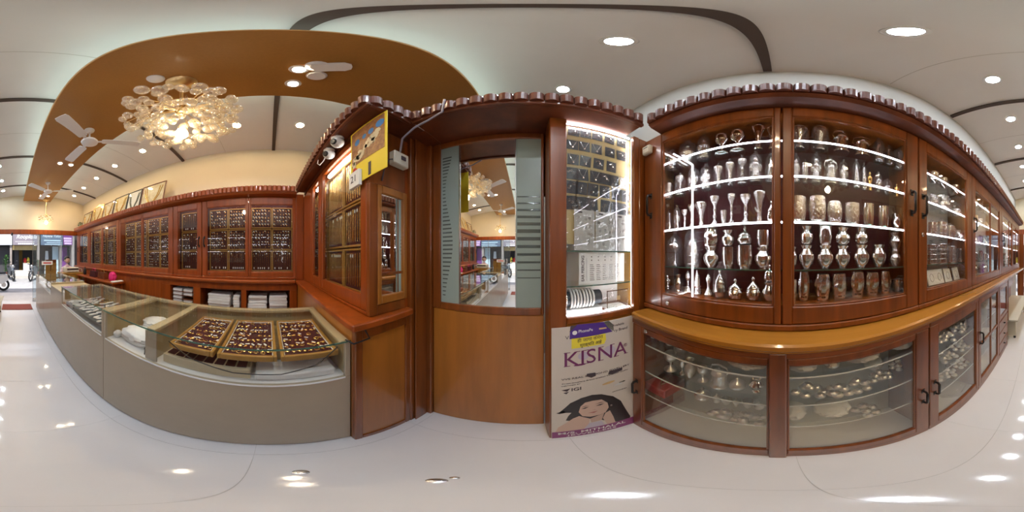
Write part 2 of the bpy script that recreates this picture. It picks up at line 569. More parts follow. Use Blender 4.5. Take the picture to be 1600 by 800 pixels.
# chandeliers
def chandelier(cx, cy, ztop, zc, rad, nballs, lab, rb, seed):
    rnd = random.Random(seed)
    t = thing('chandelier', lab, 'chandelier', (cx, cy, ztop), group='crystal ball chandeliers')
    part(MB().lathe([(0, -.06), (.02, -.055), (.075, -.03), (.10, -.01), (.10, 0), (0, 0)], 24, (cx, cy, ztop)), 'canopy', 'brass', t)
    part(MB().tube([(cx, cy, ztop - .05), (cx, cy, zc + .02)], .012, 10).lathe([(0, -.05), (.03, -.04), (.045, 0), (.03, .04), (0, .05)], 16, (cx, cy, zc + .12)), 'stem', 'brass', t)
    pts = []
    tries = 0
    while len(pts) < nballs and tries < 30000:
        tries += 1
        a = rnd.uniform(0, 2 * PI); r = rad * math.sqrt(rnd.uniform(.02, 1))
        h = rnd.uniform(-1, 1) * (.5 * rad * math.sqrt(max(.05, 1 - (r / rad) ** 2)))
        p = Vector((cx + r * math.cos(a), cy + r * math.sin(a), zc + h))
        s = rb * rnd.uniform(.72, 1.08)
        if math.hypot(p.x - cx, p.y - cy) < .06 and h < 0: continue
        if all((p - q).length > (s + u) * .98 for q, u in pts): pts.append((p, s))
    me = MB().sphere((0, 0, 0), 1, 16, 9).mesh('crystal_ball', 'crystal')
    cap = MB().lathe([(0, .93), (.22, .93), (.22, 1.12), (.1, 1.3), (0, 1.3)], 8).mesh('cap', 'brass')
    wires = MB()
    for q, (p, s) in enumerate(pts):
        o = link('crystal_ball', me, t)
        o.location = p - Vector((cx, cy, ztop)); o.scale = (s, s, s * .92)
        c = link('ball_cap', cap, o)
        if q % 5 == 0:
            wires.tube([(cx, cy, zc + .12), (cx + (p.x - cx) * .7, cy + (p.y - cy) * .7, max(p.z + .07, zc + .10)), (p.x, p.y, p.z + s)], .0024, 5)
    part(wires, 'branches', 'brass', t)
    part(MB().lathe([(0, -.05), (.02, -.048), (.038, -.025), (.04, 0), (.028, .03), (.014, .05), (0, .05)], 18, (cx, cy, zc - rad * .5)), 'bulb', 'bulb', t)
    return t
chandelier(-.86, -.51, PZ, 2.62, .365, 150, 'large crystal ball chandelier with brass branches hanging near the stub fan', .036, 3)
chandelier(-1.02, -4.92, PZ, 2.66, .24, 46, 'small crystal ball chandelier hanging by the street entrance', .030, 5)
# ------------------------------------------------------------------ cornices with half-round tiles
TW = .057
def half_tile(z0, z1, mat):
    pl = [(-TW * .495, .012)] + [(-TW * .495 * math.cos(PI * i / 8), -.024 * math.sin(PI * i / 8)) for i in range(9)] + [(TW * .495, .012)]
    return MB().prism(pl, 2, z0, z1).mesh('cornice_tile', mat)
TILE = half_tile(2.345, 2.42, 'wood_tile')
TILE_L = half_tile(2.345, 2.42, 'wood_left')
def tiles(parent, p0, p1, ang, me=None):
    """row of tiles from p0 to p1 (2D, in parent coords); ang turns the bulge"""
    me = me or TILE
    d = Vector((p1[0] - p0[0], p1[1] - p0[1])); L = d.length; n = int(round(L / TW))
    off = ORI[parent.name]
    for i in range(n):
        q = (i + .5) / n
        o = link('cornice_tile', me, parent)
        o.location = (p0[0] + d.x * q - off.x, p0[1] + d.y * q - off.y, -off.z)
        o.rotation_euler = (0, 0, ang)
        o.scale = (L / n / TW, 1, 1)
prof = [(.10, 2.30), (.02, 2.315), (.0, 2.335), (.012, 2.345), (.33, 2.345), (.33, 2.30)]
tr = struct(MB().prism(prof, 1, -4.3, .585), 'trim_1', 'wood_dark', (.1, -2, 2.3), FR)
tiles(tr, (.004, .585), (.004, -4.3), -PI / 2)
# back cornice, deep soffit over the mirror door and the niche
tr = struct(MB().box(-.68, -.5005, .7105, 1.05, 2.338, 2.352).box(-.50, .54, .615, 1.05, 2.338, 2.352, .002).box(-.50, .54, .60, .625, 2.325, 2.352, .004).box(-.5, .54, 1.03, 1.05, 1.9, 2.338), 'trim_2', 'wood_dark', (0, .8, 2.3))
tiles(tr, (-.50, .604), (.53, .604), 0)
# partition cornice: front run and its end return
tr = struct(MB().box(-2.0, -.505, .36, .71, 2.338, 2.352, .002).box(-2.0, -.5, .345, .365, 2.325, 2.352, .004).box(-.522, -.5, .365, .60, 2.325, 2.352, .004).box(-2.0, -.66, .44, .72, 2.30, 2.338), 'trim_3', 'wood_dark', (-1, .5, 2.3))
tiles(tr, (-1.98, .35), (-.5, .35), 0)
tiles(tr, (-.506, .36), (-.506, .60), PI / 2)
# left wall cornice
prof = [(-2.10, 2.30), (-2.02, 2.315), (-2.0, 2.338), (-2.0, 2.35), (-2.41, 2.35), (-2.41, 2.30)]
tr = struct(MB().prism(prof, 1, -5.08, .35), 'trim_4', 'wood_left_y', (-2.2, -2, 2.3))
tiles(tr, (-2.006, -5.05), (-2.006, .33), PI / 2, TILE_L)

# ------------------------------------------------------------------ glazed cabinets of the right wall
def bars(m, y0, y1, z0, z1, gy0, gy1, gz0, gz1, w0, w1, b=.004):
    m.box(w0, w1, y0, gy0, z0, z1, b); m.box(w0, w1, gy1, y1, z0, z1, b)
    m.box(w0 + .001, w1, gy0, gy1, z0, gz0, b); m.box(w0 + .001, w1, gy0, gy1, gz1, z1, b)
    return m
def handle(parent, y, z, w, L=.12):
    m = MB().tube([(w, y, z - L / 2), (w - .022, y, z - L / 2), (w - .03, y, z - L / 2 + .012), (w - .03, y, z + L / 2 - .012), (w - .022, y, z + L / 2), (w, y, z + L / 2)], .0075, 8)
    m.box(w - .004, w, y - .011, y + .011, z - L / 2 - .018, z - L / 2 + .018, .002).box(w - .004, w, y - .011, y + .011, z + L / 2 - .018, z + L / 2 + .018, .002)
    return part(m, 'handle', 'black_metal', parent, 'black pull handle')
def lock(parent, y, z, w):
    m = MB().lathe([(0, 0), (.012, 0), (.012, .003), (.009, .006), (.004, .006), (.004, .004), (0, .004)], 16)
    return part(m.xf(Matrix.Translation((w, y, z)) @ Matrix.Rotation(-PI / 2, 4, 'Y')), 'lock', 'steel', parent, 'round steel lock')
def door(parent, y0, y1, z0, z1, gy0, gy1, gz0, gz1, w, hy=None, hz=0, lk=None, mull=None, rail=None, mat='wood_v'):
    """y0<y1; frame with one glass pane, optional handle, lock, mullion and rail"""
    m = bars(MB(), y0, y1, z0, z1, gy0, gy1, gz0, gz1, w, w + .028)
    # sloping glazing bead round the glass
    for a, b, c, d in ((gy0, gy0 + .008, gz0, gz1), (gy1 - .008, gy1, gz0, gz1), (gy0 + .008, gy1 - .008, gz0, gz0 + .008), (gy0 + .008, gy1 - .008, gz1 - .008, gz1)):
        m.box(w + .006, w + .02, a, b, c, d, .002)
    if mull: m.box(w + .004, w + .024, mull - .014, mull + .014, gz0, gz1, .003)
    if rail: m.box(w + .004, w + .024, gy0, gy1, rail - .016, rail + .016, .003)
    d = part(m, 'door', mat, parent)
    part(MB().box(w + .012, w + .016, gy0 + .002, gy1 - .002, gz0 + .002, gz1 - .002), 'glass_pane', 'glass', d)
    if hy is not None: handle(d, hy, hz, w)
    if lk: lock(d, lk[0], lk[1], w)
    return d
def shelf(parent, y0, y1, z, w0, w1, led=True):
    s = part(MB().box(w0, w1, y0, y1, z - .006, z), 'shelf', 'glass_shelf', parent)
    if z > 1.2: part(MB().box(w0 - .0015, w0 - .0002, y0, y1, z - .006, z), 'glass_edge', 'glass_edge', s)
    else: part(MB().box(w0 - .004, w0 - .0002, y0, y1, z - .007, z + .001), 'glass_edge', 'shelf_edge_pale', s)
    if led: part(MB().box(w0 - .006, w0 - .002, y0, y1, z - .0065, z + .0005), 'led_strip', 'led', s, 'glowing white LED strip')
    return s

UW = .085          # front of the upper cabinets
BW = .335          # their back
SH = [2.06, 1.85, 1.64, 1.445]
def upper_unit(y0, y1, lab, doors, backmat, lit=True, shelves=SH):
    t = thing('wall_cabinet', lab, 'cabinet', (UW, (y0 + y1) / 2, 1.195), FR, 'upper glazed cabinets of the right wall')
    m = MB().box(UW + .03, BW + .008, y0 + .001, y0 + .02, 1.195, 2.298).box(UW + .03, BW + .008, y1 - .02, y1 - .001, 1.195, 2.298)
    m.box(UW + .03, BW + .008, y0 + .02, y1 - .02, 1.195, 1.298).box(UW + .03, BW + .008, y0 + .02, y1 - .02, 2.275, 2.298)
    m.box(UW - .004, UW + .03, y0 + .001, y1 - .001, 1.195, 1.222, .004)
    part(m, 'carcass', 'wood_v', t)
    part(MB().box(BW - .004, BW + .006, y0 + .021, y1 - .021, 1.299, 2.274), 'back_panel', backmat, t)
    for d in doors: door(t, *d[0], **d[1])
    for z in shelves: shelf(t, y0 + .022, y1 - .022, z, .125, BW - .006, lit and z > 1.5)
    return t
GB, GT = 1.30, 2.215
cabA = upper_unit(-.665, .715, 'big two-door glazed wall cabinet with lit shelves of silver pots and maroon back', [
    ((.003, .712, 1.224, 2.296, .03, .575, GB, GT, UW), dict(hy=.655, hz=1.79, lk=(.53, 1.255))),
    ((-.662, -.003, 1.224, 2.296, -.578, -.04, GB, GT, UW), dict(hy=-.612, hz=1.79))], 'maroon')
# upright lit by an LED at the near end of the left door
part(MB().box(.118, .122, .402, .408, 1.305, 1.985), 'led_upright', 'led', cabA, 'glowing upright LED strip')
part(MB().box(.118, .122, .405, .575, 1.983, 1.989).xf(Matrix.Translation((0, .405, 1.985)) @ Matrix.Rotation(R(47), 4, 'X') @ Matrix.Translation((0, -.405, -1.985))), 'led_diagonal', 'led', cabA, 'glowing slanted LED strip')
cabC = upper_unit(-1.345, -.667, 'single-door glazed wall cabinet with bowls, wrapped plates and paper packets', [
    ((-1.342, -.67, 1.224, 2.296, -1.25, -.735, GB, 2.20, UW), dict(hy=-.70, hz=1.79, lk=(-.70, 1.62)))], 'grey_laminate')
cabD = upper_unit(-2.40, -1.347, 'two-pane glazed wall cabinet of small glassware, third from the back', [
    ((-2.397, -1.35, 1.224, 2.296, -2.29, -1.43, GB, 2.16, UW), dict(hy=-1.39, hz=1.79, mull=-1.90))], 'grey_laminate')
cabE = upper_unit(-4.25, -2.402, 'last glazed wall cabinet of the right wall, nearest the street', [
    ((-3.32, -2.405, 1.224, 2.296, -3.24, -2.50, GB, 2.16, UW), dict(hy=-2.45, hz=1.79, mull=-3.0)),
    ((-4.247, -3.323, 1.224, 2.296, -4.16, -3.40, GB, 2.16, UW), dict(mull=-3.75))], 'grey_laminate')
single(MB().box(-.03, .34, -4.25, .69, 1.158, 1.192, .008).box(-.018, .0, -4.25, .69, 1.146, 1.158, .003), 'worktop', 'wood_ledge', 'golden wooden ledge running between the upper and lower right cabinets', 'worktop', (0, -1.5, 1.146), FR)

def lower_unit(y0, y1, lab, doors, shelves, name='floor_cabinet', extra=None):
    t = thing(name, lab, 'cabinet', (0, (y0 + y1) / 2, 0), FR, 'lower glazed cabinets of the right wall')
    m = MB().box(.03, .335, y0 + .001, y0 + .02, 0.002, 1.145).box(.03, .335, y1 - .02, y1 - .001, .002, 1.145)
    m.box(.03, .335, y0 + .02, y1 - .02, 1.12, 1.145)
    part(m, 'carcass', 'wood_v', t)
    part(MB().box(.004, .03, y0 + .001, y1 - .001, .002, .075, .004), 'plinth', 'wood_y', t)
    part(MB().box(.03, .335, y0 + .02, y1 - .02, .08, .10).box(.325, .335, y0 + .02, y1 - .02, .10, 1.12), 'lining', 'grey_laminate', t)
    part(MB().box(-.004, .03, y0 + .001, y1 - .001, 1.112, 1.145, .004), 'top_rail', 'wood_y', t)
    for d in doors: door(t, *d[0], **d[1])
    for z, a, b, w1 in shelves: shelf(t, a, b, z, .045, w1, False)
    return t
lowA = lower_unit(-.655, .715, 'wide lower cabinet with two big panes showing wrapped silver and a red box', [
    ((.012, .712, .077, 1.11, .04, .635, .16, 1.075, 0), dict(hy=.675, hz=.60, lk=(.60, 1.095))),
    ((-.652, .008, .077, 1.11, -.56, -.02, .16, 1.075, 0), dict(hy=-.605, hz=.58))],
    [(.97, -.634, .694, .322), (.75, -.634, .694, .322), (.51, -.634, .694, .322)])
part(MB().box(-.014, -.002, -.018, .038, .002, 1.145, .004), 'center_post', 'wood_v', lowA)
lowC = lower_unit(-1.30, -.657, 'lower cabinet with a single tall pane and rows of small silver bowls', [
    ((-1.297, -.66, .077, 1.11, -1.25, -.735, .16, 1.05, 0), dict(hy=-.70, hz=.60))],
    [(.84, -1.28, -.678, .322), (.645, -1.28, -.678, .322), (.43, -1.28, -.678, .322)])
lowD = lower_unit(-2.45, -1.302, 'last lower cabinet with divided panes and a small bank of drawers', [
    ((-1.95, -1.305, .077, 1.11, -1.90, -1.36, .16, 1.07, 0), dict(hy=-1.335, hz=.72, mull=-1.66, rail=.62))],
    [(.80, -1.945, -1.323, .322), (.40, -1.945, -1.323, .322)])
for i in range(3):
    z0 = .10 + i * .175
    d = part(MB().box(-.002, .026, -2.44, -1.96, z0, z0 + .165, .006), 'drawer', 'wood_y', lowD)
    part(MB().lathe([(0, 0), (.012, 0), (.012, .008), (.008, .022), (0, .024)], 12).xf(Matrix.Translation((-.002, -2.2, z0 + .08)) @ Matrix.Rotation(-PI / 2, 4, 'Y')), 'knob', 'black_metal', d)
part(bars(MB(), -2.44, -1.96, .63, 1.11, -2.38, -2.02, .69, 1.05, -.002, .026), 'upper_door', 'wood_v', lowD)
part(MB().box(.008, .012, -2.38, -2.02, .69, 1.05), 'glass_pane', 'glass', lowD)
# switch box on the corner stile
t = thing('switch_box', 'square white switch box fixed high in the corner beside the lit niche', 'switch', (UW, .665, 2.19), FR)
part(MB().box(UW - .032, UW - .001, .635, .70, 2.155, 2.225, .008), 'casing', 'cream', t)
part(MB().box(UW - .034, UW - .032, .65, .685, 2.20, 2.204), 'slot', 'ink', t)
# cream bench at the end of the lower cabinets and the wooden leg panel behind it
t = thing('low_bench', 'low cream bench standing at the end of the lower right cabinets', 'bench', (.1, -3.2, 0), FR)
part(MB().box(-.14, .33, -4.3, -2.55, .40, .435, .006), 'top', 'cream', t)
for a_ in (-2.75, -4.2): part(MB().box(-.08, .30, a_, a_ + .05, .05, .40, .004), 'side_panel', 'cream', t)
for a in (-.06, .27):
    for b in (-2.725, -4.175):
        part(MB().lathe([(0, 0), (.02, 0), (.022, .02), (.016, .05), (0, .05)], 10, (a, b, .001)), 'foot', 'black', t)
single(MB().box(.0, .335, -2.53, -2.50, .436, 1.145, .003).box(.30, .335, -4.2, -2.53, .44, 1.145, .003).box(0, .02, -2.95, -2.53, 1.0, 1.145, .003), 'backing_board', 'wood_v', 'wooden backing panel under the ledge behind the cream bench', 'panel', (.2, -3, .44), FR)

# ------------------------------------------------------------------ silverware
PROF = {
 'goblet': [(0, 0), (.95, 0), (1, .04), (.9, .10), (.35, .2), (.16, .27), (.16, .42), (.3, .5), (.75, .6), (.95, .75), (.92, .95), (.86, 1), (.8, .97), (.8, .75), (0, .6)],
 'trumpet': [(0, 0), (.62, 0), (.66, .04), (.5, .1), (.36, .25), (.4, .45), (.62, .7), (.95, .88), (1, .97), (.96, 1), (.88, .97), (.5, .65), (0, .4)],
 'ball': [(0, 0), (.6, 0), (.62, .06), (.4, .12), (.7, .2), (.95, .35), (1, .48), (.9, .62), (.6, .74), (.3, .8), (.2, .86), (.26, .92), (.1, 1), (0, 1)],
 'figurine': [(0, 0), (.9, 0), (.95, .08), (.8, .14), (.85, .22), (.6, .36), (.5, .5), (.8, .6), (.7, .7), (.3, .75), (.42, .82), (.42, .9), (.2, .96), (0, 1)],
 'cone': [(0, 0), (.9, 0), (1, .05), (.92, .2), (.55, .6), (.3, .85), (.34, .93), (.26, 1), (.2, 1), (.2, .9), (0, .88)],
 'lantern': [(0, 0), (1, 0), (1, .06), (.85, .12), (.8, .2), (.75, .62), (.9, .68), (.8, .78), (.4, .9), (.16, .94), (.16, 1), (0, 1)],
 'cup': [(0, 0), (.72, 0), (.75, .05), (.9, .15), (1, .5), (.98, .9), (1, 1), (.93, 1), (.9, .9), (.9, .2), (0, .12)],
 'stand': [(0, 0), (.95, 0), (1, .06), (.6, .14), (.25, .25), (.4, .36), (.22, .45), (.35, .58), (.25, .68), (.6, .8), (.9, .9), (.95, 1), (.85, 1), (.4, .88), (0, .86)],
 'kalash': [(0, 0), (.5, 0), (.55, .04), (.85, .2), (1, .42), (.95, .6), (.7, .76), (.6, .84), (.72, .92), (.85, 1), (.78, 1), (.6, .9), (.5, .8), (0, .7)],
 'barrel': [(0, 0), (.72, 0), (.75, .04), (.92, .3), (1, .6), (.92, .88), (.84, 1), (.78, 1), (.84, .85), (.84, .1), (0, .08)],
 'lidpot': [(0, 0), (.6, 0), (.8, .06), (1, .22), (1, .36), (.85, .48), (.9, .52), (.86, .56), (.6, .68), (.3, .78), (.15, .82), (.25, .9), (.15, .98), (0, 1)],
 'temple': [(0, 0), (1, 0), (1, .06), (.8, .1), (.76, .3), (.85, .36), (.78, .42), (.7, .6), (.5, .75), (.3, .85), (.12, .9), (.1, .97), (0, 1)],
 'vase': [(0, 0), (.6, 0), (.62, .05), (.45, .12), (.85, .35), (1, .55), (.75, .75), (.5, .84), (.62, .95), (.7, 1), (.6, 1), (.45, .85), (0, .8)],
 'bowl': [(0, 0), (.45, 0), (.5, .08), (.8, .4), (1, .9), (1, 1), (.95, 1), (.76, .45), (0, .14)],
 'pedestal_dish': [(0, 0), (.45, 0), (.46, .05), (.2, .15), (.15, .4), (.3, .5), (.8, .58), (1, .68), (.95, .74), (.5, .85), (.2, .93), (.1, 1), (0, 1)],
 'box_stack': [(0, 0), (.95, 0), (1, .02), (1, .22), (.93, .25), (1, .28), (1, .47), (.93, .5), (1, .53), (1, .72), (.93, .75), (1, .78), (1, .97), (.95, 1), (0, 1)],
 'bell_lamp': [(0, 0), (.9, 0), (1, .08), (.7, .2), (.3, .35), (.28, .55), (.55, .68), (.6, .8), (.3, .92), (0, 1)],
}
NICE = {'goblet': 'silver goblet', 'trumpet': 'flared silver vase', 'ball': 'round silver finial piece', 'figurine': 'small silver figurine', 'cone': 'tapering silver bottle', 'lantern': 'silver lantern', 'cup': 'silver tumbler', 'stand': 'silver candle stand', 'kalash': 'round-bellied silver pot', 'barrel': 'barrel-shaped ribbed silver glass', 'lidpot': 'lidded silver pot', 'temple': 'domed silver shrine', 'vase': 'silver vase', 'bowl': 'silver bowl', 'pedestal_dish': 'covered silver pedestal dish', 'box_stack': 'stack-like round silver canister', 'bell_lamp': 'bell-topped silver lamp'}
CATS = {'goblet': 'goblet', 'trumpet': 'vase', 'ball': 'ornament', 'figurine': 'figurine', 'cone': 'bottle', 'lantern': 'lantern', 'cup': 'tumbler', 'stand': 'candle stand', 'kalash': 'pot', 'barrel': 'glass', 'lidpot': 'pot', 'temple': 'shrine', 'vase': 'vase', 'bowl': 'bowl', 'pedestal_dish': 'dish', 'box_stack': 'canister', 'bell_lamp': 'lamp'}
NAMES = {'goblet': 'silver_goblet', 'trumpet': 'flared_vase', 'ball': 'silver_finial', 'figurine': 'silver_figurine', 'cone': 'silver_bottle', 'lantern': 'silver_lantern', 'cup': 'silver_tumbler', 'stand': 'candle_stand', 'kalash': 'silver_pot', 'barrel': 'silver_glass', 'lidpot': 'lidded_pot', 'temple': 'silver_shrine', 'vase': 'silver_vase', 'bowl': 'silver_bowl', 'pedestal_dish': 'pedestal_dish', 'box_stack': 'silver_canister', 'bell_lamp': 'silver_lamp'}
SME = {}
def smesh(kind, mat):
    if (kind, mat) not in SME:
        seg = 24
        m = MB().lathe(PROF[kind], seg)
        if kind == 'barrel':       # fluted wall
            m.v = [(x * (1 + .035 * math.cos(12 * math.atan2(y, x))), y * (1 + .035 * math.cos(12 * math.atan2(y, x))), z) for x, y, z in m.v]
        if kind == 'figurine':     # front face and arms
            m.sphere((0, -.35, .86), .16, 8, 5, .4); m.sphere((.72, -.2, .55), .3, 8, 5, .5); m.sphere((-.72, -.2, .55), .3, 8, 5, .5)
        if kind == 'lantern':
            m.tube([(.8, 0, .66), (1.05, 0, .8), (.9, 0, 1.02), (0, 0, 1.14), (-.9, 0, 1.02), (-1.05, 0, .8), (-.8, 0, .66)], .05, 6)
        SME[kind, mat] = m.mesh(NAMES[kind], mat)
    return SME[kind, mat]
def wrap_mesh(seed):
    if ('wrap', seed) not in SME:
        rnd = random.Random(seed)
        pr = [(.9, .0), (1.08, .05), (1.12, .3), (1.14, .6), (1.05, .85), (.8, 1.0), (.3, 1.1), (.35, 1.2), (.15, 1.22), (0, 1.15)]
        m = MB().lathe(pr, 14)
        m.v = [(x * rnd.uniform(.92, 1.06), y * rnd.uniform(.92, 1.06), z + (rnd.uniform(-.02, .03) if z > .04 else 0)) for x, y, z in m.v]
        SME['wrap', seed] = m.mesh('plastic_wrap', 'wrap')
    return SME['wrap', seed]
ICNT = [0]
def item(kind, y, z, w, H, Rr, label, group, wrapped=False, mat='silver', rot=0, frame=FR):
    ob = link(NAMES[kind], smesh(kind, mat))
    ob.matrix_world = frame @ Matrix.Translation((w, y, z + .0006)) @ Matrix.Rotation(rot + PI / 2 * 3, 4, 'Z') @ Matrix.Diagonal((Rr, Rr, H, 1))
    tag(ob, label, CATS[kind], group)
    if wrapped:
        ICNT[0] += 1
        link('plastic_wrap', wrap_mesh(ICNT[0] % 5), ob)
    return ob
def row(specs, z, w, where, group):
    """specs: (px, kind, H, R, wrapped[, mat[, stacked kind, H, R]])"""
    eff = [sp[3] * 1.14 * (1.2 if sp[4] else 1.06) for sp in specs]
    ys = [Ry(sp[0], w) for sp in specs]
    fac = [1.14] * len(specs)
    for i in range(len(specs) - 1):
        q = abs(ys[i] - ys[i + 1]) / (eff[i] + eff[i + 1])
        if q < 1:
            fac[i] = min(fac[i], 1.14 * q); fac[i + 1] = min(fac[i + 1], 1.14 * q)
    for i, sp in enumerate(specs):
        px, kind, H, Rr, wr = sp[:5]
        Rr *= fac[i]
        H *= 1.13
        mat = sp[5] if len(sp) > 5 else 'silver'
        ww = w + (sp[9] if len(sp) > 9 else 0)
        y = Ry(px, ww)
        st = len(sp) > 6 and sp[6]
        lab = '%s%s, %s from left, %s' % ('plastic-wrapped ' if wr else '', NICE[kind], ORD[i], where)
        if st: lab = '%s, lower in %s stack, %s' % (NICE[kind], ORD[i], where)
        item(kind, y, z, ww, H, Rr, lab, group, wr, mat, rot=random.uniform(-.3, .3))
        if st:
            item(sp[6], y, z + H, ww, sp[7] * 1.06, sp[8] * fac[i], '%s, upper in %s stack, %s' % (NICE[sp[6]], ORD[i], where), group, wr, mat, rot=random.uniform(-.3, .3))
SV, SC = 'silver', 'silver_chased'
G1 = 'silverware in the big upper cabinet'
LA, LB = 'big cabinet\'s left door', 'big cabinet\'s right door'
row([(1051, 'ball', .12, .034, 1, SC), (1075, 'ball', .135, .042, 1, SC), (1100, 'figurine', .15, .03, 1, SC), (1128, 'goblet', .135, .033, 0), (1153, 'goblet', .14, .035, 0), (1185, 'trumpet', .16, .042, 0), (1206, 'trumpet', .15, .03, 0)], 2.06, .20, 'top shelf behind ' + LA, G1)
row([(1045, 'cup', .09, .022, 1, SC), (1063, 'stand', .11, .026, 1, SC), (1084, 'figurine', .13, .028, 1, SC), (1104, 'figurine', .12, .032, 1, SC), (1123, 'trumpet', .11, .025, 1, SC), (1141, 'trumpet', .12, .024, 1, SC), (1160, 'stand', .13, .028, 1, SC), (1181, 'figurine', .145, .036, 1, SC), (1205, 'cone', .13, .03, 1)], 1.85, .19, 'second shelf behind ' + LA, G1)
row([(1046, 'cone', .10, .016, 1), (1058, 'figurine', .11, .018, 1), (1070, 'stand', .10, .02, 0, SC), (1081, 'stand', .12, .022, 0, SC), (1096, 'trumpet', .12, .03, 0, SC), (1117, 'stand', .14, .032, 0, SC), (1131, 'bowl', .07, .024, 0, SC), (1143, 'stand', .14, .030, 0, SC), (1165, 'stand', .13, .028, 0, SC), (1187, 'trumpet', .14, .035, 0, SC), (1205, 'lidpot', .10, .026, 0)], 1.64, .185, 'third shelf behind ' + LA, G1)
row([(1055, 'pedestal_dish', .14, .038, 1), (1083, 'temple', .16, .038, 1, SC), (1112, 'kalash', .085, .038, 0, SV, 'barrel', .085, .036), (1138, 'cup', .085, .027, 0, SV, 'kalash', .075, .030), (1164, 'cup', .09, .034, 0, SV, 'lidpot', .085, .032), (1193, 'kalash', .08, .037, 0, SV, 'cup', .075, .029)], 1.445, .20, 'fourth shelf behind ' + LA, G1)
row([(1043, 'figurine', .08, .018, 0), (1060, 'vase', .085, .022, 0), (1075, 'bell_lamp', .11, .024, 0, SC), (1089, 'temple', .115, .026, 0, SC), (1107, 'bell_lamp', .10, .022, 0, SC), (1125, 'lidpot', .125, .030, 1), (1149, 'lidpot', .085, .034, 0), (1177, 'lidpot', .095, .033, 0), (1202, 'kalash', .075, .032, 0, SV, 'lidpot', .075, .026)], 1.299, .185, 'bottom board behind ' + LA, G1)
row([(1249, 'trumpet', .14, .036, 1), (1281, 'trumpet', .15, .034, 1, SC), (1314, 'lantern', .14, .036, 0), (1346, 'lantern', .13, .038, 0), (1373, 'cone', .145, .026, 1), (1389, 'cone', .12, .022, 1), (1404, 'cone', .12, .024, 1)], 2.06, .20, 'top shelf behind ' + LB, G1)
row([(1244, 'figurine', .13, .026, 1, SC), (1258, 'cup', .10, .022, 1), (1275, 'figurine', .14, .034, 1, SC), (1298, 'lantern', .12, .036, 1, SC), (1318, 'figurine', .12, .026, 1, SC), (1338, 'cone', .135, .022, 1), (1350, 'cone', .125, .018, 1), (1359, 'figurine', .11, .014, 0, 'gold'), (1372, 'ball', .10, .026, 1), (1386, 'lidpot', .075, .034, 1), (1401, 'figurine', .08, .014, 0, 'gold')], 1.85, .195, 'second shelf behind ' + LB, G1)
row([(1246, 'cup', .115, .036, 0, SC), (1277, 'cup', .12, .038, 0, SC), (1304, 'barrel', .105, .034, 0, SC), (1331, 'cup', .105, .034, 0, SC), (1356, 'cup', .115, .028, 0), (1379, 'cup', .115, .029, 0), (1400, 'vase', .09, .026, 0)], 1.64, .20, 'third shelf behind ' + LB, G1)
row([(1238, 'kalash', .085, .026, 0), (1260, 'kalash', .09, .040, 0, SV, 'kalash', .08, .036), (1289, 'kalash', .09, .038, 0, SV, 'cup', .082, .032), (1316, 'kalash', .09, .036, 0, SV, 'kalash', .08, .036), (1345, 'kalash', .095, .038, 0, SV, 'kalash', .08, .034), (1372, 'kalash', .10, .038, 0), (1398, 'kalash', .07, .034, 0, SC, 'vase', .10, .034)], 1.445, .20, 'fourth shelf behind ' + LB, G1)
row([(1240, 'cup', .085, .022, 0), (1256, 'barrel', .115, .038, 0), (1285, 'barrel', .105, .035, 0), (1311, 'barrel', .105, .035, 0), (1339, 'barrel', .11, .031, 0), (1362, 'barrel', .105, .032, 0), (1383, 'barrel', .105, .028, 0), (1403, 'bowl', .06, .034, 1)], 1.299, .19, 'bottom board behind ' + LB, G1)
G2 = 'silverware in the single-door upper cabinet'
LC = 'single-door wall cabinet'
row([(1456, 'bowl', .09, .055, 1), (1472, 'bowl', .09, .05, 1), (1491, 'bowl', .085, .055, 1), (1504, 'bowl', .07, .045, 1)], 2.06, .22, 'top shelf of the ' + LC, G2)
row([(1457, 'kalash', .10, .055, 1, SC), (1473, 'kalash', .125, .075, 1, SC), (1492, 'lidpot', .11, .065, 1, SC)], 1.85, .22, 'second shelf of the ' + LC, G2)
row([(1456, 'box_stack', .09, .045, 1), (1470, 'box_stack', .11, .05, 1), (1484, 'box_stack', .10, .045, 1), (1498, 'bowl', .08, .06, 1, SC)], 1.64, .21, 'third shelf of the ' + LC, G2)
row([(1455, 'box_stack', .12, .045, 1), (1470, 'box_stack', .13, .05, 1), (1485, 'box_stack', .12, .05, 1), (1501, 'box_stack', .11, .045, 1)], 1.445, .21, 'fourth shelf of the ' + LC, G2)
for i, px in enumerate((1455, 1467, 1480, 1493)):
    y = Ry(px, .17)
    m = MB().box(-.004, .004, -.045, .045, 0, .105, .001)
    t = thing('paper_packet', 'white paper packet leaning in the single-door wall cabinet, %s from the left' % ORD[i], 'packet', (.165, y, 1.301), FR @ I4, 'white packets in the single-door cabinet')
    t.matrix_world = FR @ Matrix.Translation((.155, y, 1.301)) @ Matrix.Rotation(R(16), 4, 'Y')
    ORI[t.name] = Vector()
    part(m, 'sleeve', 'paper', t)
    part(MB().tube([(-.005, .02 * math.cos(a), .05 + .028 * math.sin(a)) for a in [2 * PI * k / 16 for k in range(16)]], .0012, 5, True), 'printed_loop', 'steel', t)
G3 = 'glassware in the far right cabinets'
